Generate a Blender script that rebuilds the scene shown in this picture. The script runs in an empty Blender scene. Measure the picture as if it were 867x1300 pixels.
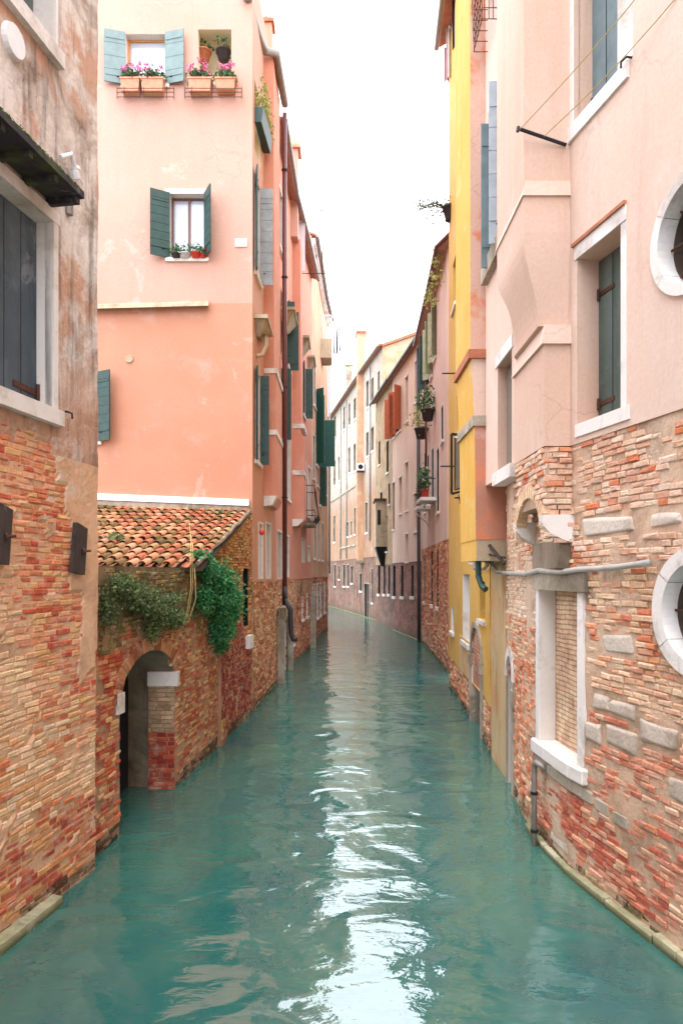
import bpy, math, random
from mathutils import Vector, noise
random.seed(7)
R = random.Random(11)
PI = math.pi
scene = bpy.context.scene
COL = scene.collection
# ------------------------------------------------------------------ survey
F, CU, HZ, H = 900.0, 433.5, 728.0, 3.6        # lens, centre, horizon and eye height used to measure the canal
def wp(u, v):
    d = F*H/(v-HZ); return ((u-CU)/F*d, d)
def zat(v, d): return H + (HZ-v)/F*d
def P3(u, v, d): return Vector(((u-CU)/F*d, d, zat(v, d)))
AL = .74     # sunlit picture values -> base colours
def lin(r, g=None, b=None):
    if isinstance(r, (tuple, list)): r, g, b = r[:3]
    f = lambda c: (c/255/12.92) if c/255 <= .04045 else ((c/255+.055)/1.055)**2.4
    return (f(r)*AL, f(g)*AL, f(b)*AL, 1.0)
def nz(x, y, z=0.0): return noise.noise(Vector((x, y, z)))
def fbm(x, y, z=0.0, o=3):
    a = 0; k = 1; t = 0
    for i in range(o):
        a += noise.noise(Vector((x*k, y*k, z+i*7.3)))/k; t += 1/k; k *= 2.1
    return a/t
# ------------------------------------------------------------------ materials
def newmat(name):
    m = bpy.data.materials.new(name); m.use_nodes = True
    nt = m.node_tree; return m, nt, nt.nodes, nt.links, nt.nodes['Principled BSDF']
def N(nt, t, **k):
    n = nt.nodes.new(t)
    for a, b in k.items():
        if a.startswith('_'): n.inputs[a[1:].replace('_', ' ')].default_value = b
        else: setattr(n, a, b)
    return n
def ramp(nt, src, a, b, c0=(0,0,0,1), c1=(1,1,1,1)):
    r = N(nt, 'ShaderNodeValToRGB'); r.color_ramp.elements[0].position = a; r.color_ramp.elements[1].position = b
    r.color_ramp.elements[0].color = c0; r.color_ramp.elements[1].color = c1
    nt.links.new(src, r.inputs[0]); return r.outputs[0]
def mixc(nt, fac, a, b, mode='MIX'):
    m = N(nt, 'ShaderNodeMix', data_type='RGBA', blend_type=mode)
    for i, x in ((0, fac), (6, a), (7, b)):
        if hasattr(x, 'links'): nt.links.new(x, m.inputs[i])
        else: m.inputs[i].default_value = x
    return m.outputs[2]
def coord(nt, scale=(1,1,1), uv=False):
    t = N(nt, 'ShaderNodeTexCoord'); mp = N(nt, 'ShaderNodeMapping'); mp.inputs['Scale'].default_value = scale
    if uv: nt.links.new(t.outputs['UV'], mp.inputs[0])
    else:
        g = N(nt, 'ShaderNodeNewGeometry'); nt.links.new(g.outputs['Position'], mp.inputs[0])
    return mp.outputs[0]
def noi(nt, vec, scale, detail=4, rough=.6, dist=0):
    n = N(nt, 'ShaderNodeTexNoise'); n.inputs['Scale'].default_value = scale; n.inputs['Detail'].default_value = detail
    n.inputs['Roughness'].default_value = rough; n.inputs['Distortion'].default_value = dist
    nt.links.new(vec, n.inputs['Vector']); return n.outputs[0]
def bump(nt, bs, h, dist, strength=1):
    b = N(nt, 'ShaderNodeBump'); b.inputs['Distance'].default_value = dist; b.inputs['Strength'].default_value = strength
    nt.links.new(h, b.inputs['Height']); nt.links.new(b.outputs[0], bs.inputs['Normal']); return b
def simple(name, c, rough=.7, metal=0, var=.12, sc=12, bd=.002):
    m, nt, nd, lk, bs = newmat(name)
    c = c if len(c) == 4 else lin(c)
    n = noi(nt, coord(nt), sc, 4)
    dk = tuple(x*(1-var*1.6) for x in c[:3])+(1,); lt = tuple(min(1, x*(1+var)) for x in c[:3])+(1,)
    lk.new(mixc(nt, ramp(nt, n, .3, .7), dk, lt), bs.inputs['Base Color'])
    bs.inputs['Roughness'].default_value = rough; bs.inputs['Metallic'].default_value = metal
    if bd: bump(nt, bs, n, bd)
    return m
def zmask(nt, z, soft=.02, wob=0):
    g = N(nt, 'ShaderNodeNewGeometry'); s = N(nt, 'ShaderNodeSeparateXYZ'); nt.links.new(g.outputs['Position'], s.inputs[0])
    src = s.outputs[2]
    if wob:
        n = noi(nt, coord(nt), 1.6, 5); mm = N(nt, 'ShaderNodeMath', operation='MULTIPLY_ADD'); nt.links.new(n, mm.inputs[0]); mm.inputs[1].default_value = wob; nt.links.new(src, mm.inputs[2]); src = mm.outputs[0]; z = z+wob*.5
    r = N(nt, 'ShaderNodeMapRange'); nt.links.new(src, r.inputs[0]); r.inputs[1].default_value = z-soft; r.inputs[2].default_value = z+soft
    return r.outputs[0]
def stucco(name, c1, c2, stain=None, stain_amt=.5, low=None, zlow=0, wob=0, soft=.02, streak=None, streak_amt=.4, bmp=.006, rough=.92, patch=None, pth=(.58,.66)):
    m, nt, nd, lk, bs = newmat(name)
    v = coord(nt)
    c = mixc(nt, ramp(nt, noi(nt, v, .55, 5, .6), .35, .65), lin(c1), lin(c2))
    if low:
        cl = mixc(nt, ramp(nt, noi(nt, v, .8, 5, .6), .35, .65), lin(low[0]), lin(low[1]))
        c = mixc(nt, zmask(nt, zlow, soft, wob), cl, c)
    if stain:
        f = ramp(nt, noi(nt, v, 1.3, 7, .68, .4), .60-.2*stain_amt, .78-.1*stain_amt)
        c = mixc(nt, f, c, lin(stain))
    if patch:
        f = ramp(nt, noi(nt, v, 1.1, 6, .62, .2), pth[0], pth[1]); c = mixc(nt, f, c, lin(patch))
    if streak:
        vs = coord(nt, (3.2, 3.2, .28))
        f = ramp(nt, noi(nt, vs, 1.5, 7, .7), .50, .74)
        mm = N(nt, 'ShaderNodeMath', operation='MULTIPLY'); lk.new(f, mm.inputs[0]); mm.inputs[1].default_value = streak_amt
        c = mixc(nt, mm.outputs[0], c, lin(streak))
    vd = N(nt, 'ShaderNodeVectorMath', operation='MULTIPLY_ADD'); nq = N(nt, 'ShaderNodeTexNoise'); nq.inputs['Scale'].default_value = 2.5; nq.inputs['Detail'].default_value = 5; lk.new(v, nq.inputs['Vector'])
    lk.new(nq.outputs[1], vd.inputs[0]); vd.inputs[1].default_value = (.5,.5,.5); lk.new(v, vd.inputs[2])
    vo = N(nt, 'ShaderNodeTexVoronoi', feature='DISTANCE_TO_EDGE'); vo.inputs['Scale'].default_value = .75; lk.new(vd.outputs[0], vo.inputs['Vector'])
    ck = ramp(nt, vo.outputs[0], .002, .009, (1,1,1,1), (0,0,0,1)); cm = ramp(nt, noi(nt, v, .5, 3), .52, .60)
    mk = N(nt, 'ShaderNodeMath', operation='MULTIPLY'); lk.new(ck, mk.inputs[0]); lk.new(cm, mk.inputs[1]); mk2 = N(nt, 'ShaderNodeMath', operation='MULTIPLY'); lk.new(mk.outputs[0], mk2.inputs[0]); mk2.inputs[1].default_value = .2
    c = mixc(nt, mk2.outputs[0], c, lin(120,92,80))
    rp = ramp(nt, noi(nt, v, .9, 7, .72, .6), .595, .62); m3 = N(nt, 'ShaderNodeMath', operation='MULTIPLY'); lk.new(rp, m3.inputs[0]); m3.inputs[1].default_value = .30
    c = mixc(nt, m3.outputs[0], c, lin(*[min(255, x*.5+122) for x in c2]))
    fine = noi(nt, v, 22, 6, .7)
    c = mixc(nt, .12, c, ramp(nt, fine, .3, .75, (.25,.22,.2,1), (1,1,1,1)), 'OVERLAY')
    lk.new(c, bs.inputs['Base Color']); bs.inputs['Roughness'].default_value = rough
    h = mixc(nt, .5, noi(nt, v, 4, 6, .6), fine)
    bump(nt, bs, h, bmp); return m
def brickmesh_mat(name='brick_pieces'):
    m, nt, nd, lk, bs = newmat(name)
    a = N(nt, 'ShaderNodeAttribute', attribute_name='col'); v = coord(nt)
    n = noi(nt, v, 26, 6, .7); n2 = noi(nt, v, 5, 5, .65)
    c = mixc(nt, .55, a.outputs[0], ramp(nt, n, .25, .8, (.2,.18,.18,1), (1,1,1,1)), 'OVERLAY')
    c = mixc(nt, ramp(nt, n2, .50, .68), c, mixc(nt, .62, c, lin(226,198,174)))
    n3 = noi(nt, v, 13, 6, .75); c = mixc(nt, ramp(nt, n3, .60, .70), c, mixc(nt, .5, c, lin(120,80,62)))
    lk.new(c, bs.inputs['Base Color']); bs.inputs['Roughness'].default_value = .93
    bump(nt, bs, n, .012); return m
def brickshade(name, cA, cB, mortar, patch=None, pth=(.55,.62), dark=None, wet=True, bw=.34, bh=.085):
    m, nt, nd, lk, bs = newmat(name)
    uv = coord(nt, (1,1,1), True); v = coord(nt)
    ds = N(nt, 'ShaderNodeVectorMath', operation='MULTIPLY_ADD'); nn = N(nt, 'ShaderNodeTexNoise'); nn.inputs['Scale'].default_value = 1.2; lk.new(v, nn.inputs['Vector'])
    lk.new(nn.outputs[1], ds.inputs[0]); ds.inputs[1].default_value = (.08,.08,.08); lk.new(uv, ds.inputs[2])
    b = N(nt, 'ShaderNodeTexBrick'); lk.new(ds.outputs[0], b.inputs['Vector']); b.inputs['Scale'].default_value = 1
    b.inputs['Brick Width'].default_value = bw; b.inputs['Row Height'].default_value = bh; b.inputs['Mortar Size'].default_value = .011; b.inputs['Mortar Smooth'].default_value = .5
    b.inputs['Color1'].default_value = lin(cA); b.inputs['Color2'].default_value = lin(cB); b.inputs['Mortar'].default_value = lin(mortar)
    c = mixc(nt, .7, b.outputs[0], ramp(nt, noi(nt, v, 2.6, 6, .7), .3, .7, (.16,.14,.13,1), (.95,.9,.86,1)), 'OVERLAY')
    if patch: c = mixc(nt, ramp(nt, noi(nt, v, .9, 6, .65, .3), pth[0], pth[1]), c, lin(patch))
    if dark: c = mixc(nt, ramp(nt, noi(nt, v, 1.1, 6, .7), .5, .68), c, lin(dark))
    if wet: c = mixc(nt, zmask(nt, .38, .2, .5), mixc(nt, .6, c, lin(96,84,58)), c)
    lk.new(c, bs.inputs['Base Color']); bs.inputs['Roughness'].default_value = .9
    h = mixc(nt, .35, b.outputs[1], noi(nt, v, 9, 6, .7)); bb = bump(nt, bs, h, .02); bb.invert = True
    return m
# -- palette
M = {}
M['brick'] = brickmesh_mat()
M['mortar_warm'] = stucco('lime mortar', (206,170,140), (182,138,108), stain=(150,118,92), stain_amt=.5, bmp=.02)
M['mortar_left'] = stucco('sandy mortar and plaster', (246,202,166), (234,182,142), stain=(190,150,116), stain_amt=.6, bmp=.02, patch=(238,216,196))
M['mortar_right'] = stucco('pale rubble mortar', (236,208,182), (216,176,146), stain=(150,120,96), stain_amt=.6, bmp=.025)
M['old_plaster'] = stucco('weathered plaster', (254,246,238), (240,226,214), stain=(140,106,78), stain_amt=.85, streak=(50,42,36), streak_amt=.9, bmp=.03, patch=(216,172,146), pth=(.50,.58), low=((232,194,170),(222,178,152)), zlow=5.9, wob=1.6, soft=.4)
M['mossy_plaster'] = stucco('mossy damp plaster', (158,132,96), (128,108,72), stain=(70,66,40), stain_amt=.9, streak=(66,60,36), streak_amt=.8, bmp=.03, patch=(120,116,62))
M['pink_left'] = stucco('salmon render pale above', (219,174,158), (218,168,150), low=((213,150,122),(216,157,130)), zlow=10.57, soft=.015, wob=0, stain=(222,172,156), stain_amt=.2, streak=(214,146,122), streak_amt=.18, bmp=.004)
M['salmon'] = stucco('salmon render', (230,160,136), (226,150,124), streak=(210,132,104), streak_amt=.5, stain=(234,180,158), stain_amt=.3, bmp=.005)
M['pink_right'] = stucco('pale pink render', (240,212,196), (238,206,188), stain=(244,220,206), stain_amt=.4, streak=(214,180,166), streak_amt=.45, bmp=.005)
M['pink_flue'] = stucco('pink flue render', (234,202,184), (230,192,170), streak=(216,174,148), streak_amt=.5, bmp=.005)
M['orange_flue'] = stucco('faded pink flue with orange scars', (230,192,174), (226,180,160), patch=(228,144,108), pth=(.54,.62), bmp=.006, low=((204,146,124),(198,138,114)), zlow=6.3, soft=.02)
M['yellow'] = stucco('ochre yellow render', (236,190,100), (230,178,76), streak=(208,150,58), streak_amt=.5, stain=(236,212,156), stain_amt=.25, bmp=.005)
M['beige'] = stucco('stained beige render', (230,204,158), (220,186,136), streak=(110,96,72), streak_amt=.7, stain=(220,150,92), stain_amt=.55, bmp=.01)
M['rose'] = stucco('rose render', (240,214,200), (234,204,188), streak=(198,140,114), streak_amt=.7, stain=(246,214,204), stain_amt=.3, bmp=.006)
M['palepink'] = stucco('washed pink render', (240,212,194), (232,200,180), streak=(192,140,114), streak_amt=.7, bmp=.006)
M['oldtan'] = stucco('old tan plaster', (204,174,138), (182,150,114), stain=(124,108,72), stain_amt=.8, streak=(100,82,56), streak_amt=.7, bmp=.015)
M['farwhite'] = stucco('far pale render over tan', (206,194,184), (194,176,160), low=((186,146,116),(166,126,98)), zlow=11, soft=1.3, wob=3.5, streak=(150,104,78), streak_amt=.75, stain=(176,154,130), stain_amt=.4, bmp=.01)
M['fargable'] = stucco('rough gable plaster', (208,192,164), (192,174,142), stain=(168,152,110), stain_amt=.7, bmp=.02)
M['tan_left'] = stucco('tan orange render', (228,186,154), (218,166,132), streak=(190,134,100), streak_amt=.6, stain=(246,216,180), stain_amt=.4, bmp=.008)
M['bs_left'] = brickshade('old brick in tan mortar', (190,130,98), (214,172,134), (200,172,142), patch=(206,164,126), pth=(.56,.7), dark=(118,84,58))  # brown and tan brick with pale tan mortar and random darker blotches
M['bs_red'] = brickshade('deep red brick', (140,80,66), (168,112,90), (160,132,112), patch=(196,150,116), pth=(.6,.72), dark=(86,58,46))
M['bs_rose'] = brickshade('rosy brick base', (192,118,96), (214,158,130), (212,182,160), patch=(214,190,170), pth=(.56,.68), dark=(120,80,64))
M['bs_dark'] = brickshade('dark far brick', (122,84,72), (148,108,90), (140,118,102), patch=(154,136,120), pth=(.54,.68), dark=(70,54,46))
M['bs_infill'] = brickshade('cream infill brick', (236,206,176), (230,190,156), (196,160,132), wet=False, bw=.23, bh=.062)
M['stone'] = stucco('white stone', (254,250,248), (246,238,232), stain=(176,160,142), stain_amt=.45, bmp=.008, rough=.8)
M['stone_old'] = stucco('grey lichened stone', (206,196,180), (184,170,152), stain=(112,100,80), stain_amt=.8, bmp=.015)
M['stone_alg'] = stucco('stone with green tide line', (206,198,170), (184,178,142), stain=(104,110,62), stain_amt=1.0, bmp=.02, low=((92,98,56),(70,78,46)), zlow=.045, soft=.03, wob=.05)
M['reveal'] = stucco('white reveal', (250,244,238), (240,228,218), stain=(196,178,160), stain_amt=.4, bmp=.004)
M['concrete'] = stucco('patched concrete', (206,190,164), (190,170,142), stain=(140,122,96), stain_amt=.5, bmp=.01)
M['grey_plaster'] = stucco('grey damp plaster', (176,160,140), (150,134,114), stain=(96,84,68), stain_amt=.7, streak=(84,72,58), streak_amt=.6, bmp=.012)
M['green_dark'] = simple('dark green shutter paint', (36,74,68), .55, sc=7, var=.2)
M['green_teal'] = simple('sun faded teal shutter paint', (126,148,148), .6, sc=6, var=.1)
M['green_bright'] = simple('bottle green shutter paint', (8,88,80), .5, sc=6)
M['green_pale'] = simple('pale sage shutter paint', (178,186,150), .7, sc=6)
M['grey_shut'] = simple('silvery grey shutter paint', (166,172,178), .6, sc=5, var=.15)
M['blue_shut'] = simple('pale blue shutter paint', (186,200,212), .6, sc=5, var=.1)
M['bluegrey'] = simple('blue grey shutter paint', (118,140,146), .6, sc=5)
M['oldgreen'] = stucco('worn grey green planks', (104,118,110), (84,98,92), streak=(50,60,58), streak_amt=.8, stain=(128,138,132), stain_amt=.4, bmp=.006)
M['slate'] = stucco('worn slate blue planks', (74,88,98), (96,110,118), streak=(44,52,66), streak_amt=.8, stain=(110,124,132), stain_amt=.5, bmp=.006)
M['terra'] = simple('rust orange shutter paint', (196,104,68), .6, sc=6)
M['brownwood'] = simple('brown window wood', (128,82,70), .55, sc=10)
M['tanwood'] = simple('tan window wood', (208,184,166), .6, sc=10)
M['orangewood'] = simple('orange window wood', (222,160,92), .55, sc=10)
M['oldwood'] = stucco('old dark boards', (84,68,60), (64,52,48), streak=(40,34,32), streak_amt=.9, stain=(110,92,80), stain_amt=.4, bmp=.01)
M['mosswood'] = stucco('mossy awning board', (58,52,56), (48,44,50), stain=(96,104,44), stain_amt=.35, bmp=.01)
M['iron'] = simple('black iron', (40,36,44), .5, .3, sc=30)
M['rust'] = simple('rusty iron', (96,58,46), .8, .2, sc=30, var=.3)
M['copper'] = simple('brown enamelled pipe', (110,50,48), .45, .1, sc=8)
M['copper_dark'] = simple('dark cast pipe', (54,48,56), .5, .2, sc=8)
M['zinc'] = simple('weathered zinc', (162,152,146), .5, .35, sc=6)
M['pvc'] = simple('grey plastic conduit', (196,192,186), .5, sc=5, var=.15)
M['whitemetal'] = simple('white enamel', (252,252,254), .5, sc=10, var=.04)
M['beigepipe'] = simple('beige flue pipe', (206,178,146), .5, sc=10)
M['terracotta'] = simple('terracotta', (206,120,88), .8, sc=9, var=.15)
M['terracotta_pale'] = simple('pale terracotta', (226,160,128), .8, sc=9, var=.12)
M['redpot'] = simple('bright red glaze', (226,64,44), .4, sc=9)
M['whitepot'] = simple('white pot', (226,228,232), .5, sc=9, var=.05)
M['darkpot'] = simple('dark basket', (70,58,60), .8, sc=20)
M['laundry'] = simple('white cloth', (236,232,240), .9, sc=3, var=.05)
M['laundry_dark'] = simple('navy cloth', (56,60,88), .9, sc=4)
M['laundry_pink'] = simple('pink cloth', (240,150,160), .9, sc=4)
M['curtain'] = simple('white curtain', (236,234,240), .9, sc=2, var=.04)
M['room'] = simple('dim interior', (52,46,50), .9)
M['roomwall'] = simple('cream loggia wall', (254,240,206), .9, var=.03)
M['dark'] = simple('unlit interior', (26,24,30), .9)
M['petal_pink'] = simple('pink petals', (246,130,188), .8, sc=30, bd=0)
M['petal_red'] = simple('red petals', (220,30,60), .8, sc=30, bd=0)
M['petal_white'] = simple('white petals', (240,240,236), .8, sc=30, bd=0)
M['straw'] = simple('dry vine stem', (196,170,110), .9, sc=20)
M['stem'] = simple('woody stem', (92,76,54), .9, sc=20)
M['cap'] = simple('roof tile terracotta', (196,124,92), .9, sc=5, var=.2)
def leafmat(name, c, c2):
    m, nt, nd, lk, bs = newmat(name)
    a = N(nt, 'ShaderNodeAttribute', attribute_name='col')
    lk.new(mixc(nt, a.outputs[2], lin(c), lin(c2)), bs.inputs['Base Color'])
    bs.inputs['Roughness'].default_value = .6
    t = N(nt, 'ShaderNodeBsdfTranslucent'); lk.new(mixc(nt, a.outputs[2], lin(c), lin(c2)), t.inputs[0])
    mx = N(nt, 'ShaderNodeMixShader'); mx.inputs[0].default_value = .25
    lk.new(bs.outputs[0], mx.inputs[1]); lk.new(t.outputs[0], mx.inputs[2]); lk.new(mx.outputs[0], nt.nodes['Material Output'].inputs[0]); return m
M['leaf_bright'] = leafmat('bright ivy leaves', (30,112,66), (98,178,108))
M['leaf_dull'] = leafmat('dull caper leaves', (66,100,58), (142,158,96))
M['leaf_yellow'] = leafmat('yellow green leaves', (150,160,80), (206,206,130))
M['leaf'] = leafmat('pot plant leaves', (36,80,48), (98,146,82))
def glass(name, c, rough=.05):
    m, nt, nd, lk, bs = newmat(name)
    bs.inputs['Base Color'].default_value = lin(c); bs.inputs['Roughness'].default_value = rough; bs.inputs['Specular IOR Level'].default_value = .9
    bump(nt, bs, noi(nt, coord(nt), 3, 2), .004); return m
M['glass'] = glass('window glass', (44,48,60)); M['glass_pale'] = glass('pane over pale curtain', (206,212,226)); M['glass_mid'] = glass('dusty pane', (120,118,112))
def tilemat():
    m, nt, nd, lk, bs = newmat('curved clay tiles')
    a = N(nt, 'ShaderNodeAttribute', attribute_name='col'); v = coord(nt)
    c = mixc(nt, .5, a.outputs[0], ramp(nt, noi(nt, v, 18, 6, .7), .25, .8, (.2,.2,.18,1), (1,1,1,1)), 'OVERLAY')
    c = mixc(nt, ramp(nt, noi(nt, v, 2.3, 6, .7), .52, .66), c, mixc(nt, .55, c, lin(96,88,48)))
    lk.new(c, bs.inputs['Base Color']); bs.inputs['Roughness'].default_value = .9; bump(nt, bs, noi(nt, v, 30, 4), .004); return m
M['tile'] = tilemat()
M['stone_rubble'] = stucco('pale rubble stone', (236,224,212), (214,196,180), stain=(160,140,118), stain_amt=.6, bmp=.03)
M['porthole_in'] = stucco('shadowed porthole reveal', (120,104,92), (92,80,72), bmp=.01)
def watermat():
    m, nt, nd, lk, bs = newmat('canal water')
    v = coord(nt)
    c = mixc(nt, ramp(nt, noi(nt, coord(nt, (1, .55, 1)), .5, 5, .6), .35, .7), lin(40,104,104), lin(80,130,112))
    lk.new(c, bs.inputs['Base Color']); bs.inputs['Roughness'].default_value = .03; bs.inputs['IOR'].default_value = 1.68; bs.inputs['Specular IOR Level'].default_value = 1.0
    vw = coord(nt, (1, 1.35, 1))
    a = noi(nt, vw, .85, 2.2, .36, .9); b = noi(nt, coord(nt, (1,1.9,1)), 4.5, 3, .55, .4)
    s1 = N(nt, 'ShaderNodeMath', operation='MULTIPLY'); lk.new(a, s1.inputs[0]); s1.inputs[1].default_value = .070
    s2 = N(nt, 'ShaderNodeMath', operation='MULTIPLY_ADD'); lk.new(b, s2.inputs[0]); s2.inputs[1].default_value = .0065; lk.new(s1.outputs[0], s2.inputs[2])
    bump(nt, bs, s2.outputs[0], 1.0); return m
M['water'] = watermat()
# ------------------------------------------------------------------ objects
def tag(o, label=None, cat=None, group=None, kind=None):
    if label: o['label'] = label
    if cat: o['category'] = cat
    if group: o['group'] = group
    if kind: o['kind'] = kind
    return o
def thing(name, loc, label, cat, group=None):
    o = bpy.data.objects.new(name, None); COL.objects.link(o); o.location = loc; o.empty_display_size = .2
    return tag(o, label, cat, group)
class MB:
    """collects polygons in world space, builds one mesh object"""
    def __init__(s): s.v = []; s.f = []; s.mi = []; s.uv = []; s.c = []
    def face(s, pts, mi=0, uv=None, col=(.5,.5,.5)):
        b = len(s.v); s.v.extend(pts); s.f.append(tuple(range(b, b+len(pts)))); s.mi.append(mi)
        s.uv.append(uv); s.c.extend([col]*len(pts))
    def hexa(s, p, mi=0, col=(.5,.5,.5)):     # p: 8 points, bottom ring 0-3, top ring 4-7
        b = len(s.v); s.v.extend(p); s.c.extend([col]*8)
        for q in ((0,3,2,1),(4,5,6,7),(0,1,5,4),(1,2,6,5),(2,3,7,6),(3,0,4,7)):
            s.f.append(tuple(b+i for i in q)); s.mi.append(mi); s.uv.append(None)
    def box(s, c, dx, dy, dz, mi=0):          # centre and half-extent vectors
        c = Vector(c); dx = Vector(dx); dy = Vector(dy); dz = Vector(dz)
        s.hexa([c+a*dx+b*dy+k*dz for k in (-1,1) for a, b in ((-1,-1),(1,-1),(1,1),(-1,1))], mi)
    def tube(s, pts, r, n=8, mi=0, cap=True, col=(.5,.5,.5)):
        pts = [Vector(p) for p in pts]; rs = r if isinstance(r, (list, tuple)) else [r]*len(pts)
        b = len(s.v); up = None
        for i, p in enumerate(pts):
            t = (pts[min(i+1, len(pts)-1)]-pts[max(i-1, 0)]).normalized()
            if up is None: up = t.orthogonal().normalized()
            a = (up-t*up.dot(t)); a = a.normalized() if a.length > 1e-5 else t.orthogonal().normalized()
            up = a; bb = t.cross(a)
            for k in range(n):
                an = 2*PI*k/n; s.v.append(p+(a*math.cos(an)+bb*math.sin(an))*rs[i]); s.c.append(col)
        for i in range(len(pts)-1):
            for k in range(n):
                s.f.append((b+i*n+k, b+i*n+(k+1)%n, b+(i+1)*n+(k+1)%n, b+(i+1)*n+k)); s.mi.append(mi); s.uv.append(None)
        if cap:
            s.f.append(tuple(b+k for k in reversed(range(n)))); s.mi.append(mi); s.uv.append(None)
            e = b+(len(pts)-1)*n; s.f.append(tuple(e+k for k in range(n))); s.mi.append(mi); s.uv.append(None)
    def lathe(s, c, prof, n=16, mi=0):
        c = Vector(c); b = len(s.v)
        for r, z in prof:
            for k in range(n): s.v.append(c+Vector((r*math.cos(2*PI*k/n), r*math.sin(2*PI*k/n), z))); s.c.append((.5,.5,.5))
        for i in range(len(prof)-1):
            for k in range(n):
                s.f.append((b+i*n+k, b+i*n+(k+1)%n, b+(i+1)*n+(k+1)%n, b+(i+1)*n+k)); s.mi.append(mi); s.uv.append(None)
    def build(s, name, mat, parent=None, smooth=False):
        me = bpy.data.meshes.new(name)
        off = Vector((0,0,0)); p = parent
        while p is not None: off += Vector(p.location); p = p.parent
        if parent is None and s.v:
            off = Vector((sum(q[0] for q in s.v)/len(s.v), sum(q[1] for q in s.v)/len(s.v), min(q[2] for q in s.v)))
        me.from_pydata([Vector(q)-off for q in s.v], [], s.f)
        for m in (mat if isinstance(mat, (list, tuple)) else [mat]): me.materials.append(m)
        me.polygons.foreach_set('material_index', s.mi)
        if any(u is not None for u in s.uv):
            l = me.uv_layers.new(name='UVMap'); arr = []
            for f, u in zip(s.f, s.uv):
                arr.extend([x for q in (u or [(0,0)]*len(f)) for x in q])
            l.data.foreach_set('uv', arr)
        ca = me.color_attributes.new('col', 'FLOAT_COLOR', 'POINT')
        ca.data.foreach_set('color', [x for c in s.c for x in (c[0], c[1], c[2], 1)])
        if smooth: me.polygons.foreach_set('use_smooth', [True]*len(me.polygons))
        me.update()
        o = bpy.data.objects.new(name, me); COL.objects.link(o)
        if parent is None: o.location = off
        else: o.parent = parent
        return o
# ------------------------------------------------------------------ wall paths
class Path:
    """plan line of a facade, from near to far; side=+1: canal on the right of travel (left bank), -1: right bank"""
    def __init__(s, pts, side):
        s.p = [Vector((a, b)) for a, b in pts]; s.side = side; s.S = [0]
        for a, b in zip(s.p, s.p[1:]): s.S.append(s.S[-1]+(b-a).length)
        s.L = s.S[-1]; s.T = [(b-a).normalized() for a, b in zip(s.p, s.p[1:])]
        s.N = [Vector((t.y, -t.x))*side for t in s.T]
    def seg(s, q):
        for i in range(len(s.T)):
            if q <= s.S[i+1]+1e-6: return i
        return len(s.T)-1
    def nrm(s, q):
        for i in range(1, len(s.S)-1):
            if abs(q-s.S[i]) < 1e-4:
                m = (s.N[i-1]+s.N[i]); m.normalize(); return m/max(.35, m.dot(s.N[i]))
        return s.N[s.seg(q)]
    def at(s, q, z, n=0):
        i = s.seg(q); p = s.p[i]+s.T[i]*(q-s.S[i])+s.nrm(q)*n; return Vector((p.x, p.y, z))
    def tan(s, q): t = s.T[s.seg(q)]; return Vector((t.x, t.y, 0))
    def n3(s, q): t = s.N[s.seg(q)]; return Vector((t.x, t.y, 0))
    def hit(s, u, smin=-1):
        k = (u-CU)/F; best = None
        for i, t in enumerate(s.T):
            a = s.p[i]; den = t.x-k*t.y
            if abs(den) < 1e-9: continue
            q = (k*a.y-a.x)/den; L = (s.p[i+1]-a).length
            lo = -1e-6 if i > 0 else -3; hi = L+1e-6 if i < len(s.T)-1 else L+3
            if lo <= q <= hi:
                y = a.y+t.y*q
                if y > .5 and s.S[i]+q > smin and (s.N[i].dot(-(a+t*q)) > 0) and (best is None or y < best[1]): best = (max(0, min(s.L, s.S[i]+q)), y)
        if best is None: raise ValueError('no hit %s' % u)
        return best
def op(s0, s1, z0, z1, depth=.22, back=1, rev=2, top=None, bot=None, n=0):
    return dict(s0=s0, s1=s1, z0=z0, z1=z1, depth=depth, back=back, rev=rev, top=top, bot=bot, n=n)
def arch_op(s0, s1, z0, zs, rise, **k):
    c = (s0+s1)/2; r = (s1-s0)/2
    return op(s0, s1, z0, zs+rise+.02, top=lambda s: zs+rise*math.sqrt(max(0, 1-((s-c)/r)**2)), n=14, **k)
def round_op(sc, zc, r, **k):
    f = lambda s: r*math.sqrt(max(0, 1-((s-sc)/r)**2))
    return op(sc-r, sc+r, zc-r-.02, zc+r+.02, top=lambda s: zc+f(s), bot=lambda s: zc-f(s), n=22, **k)
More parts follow.
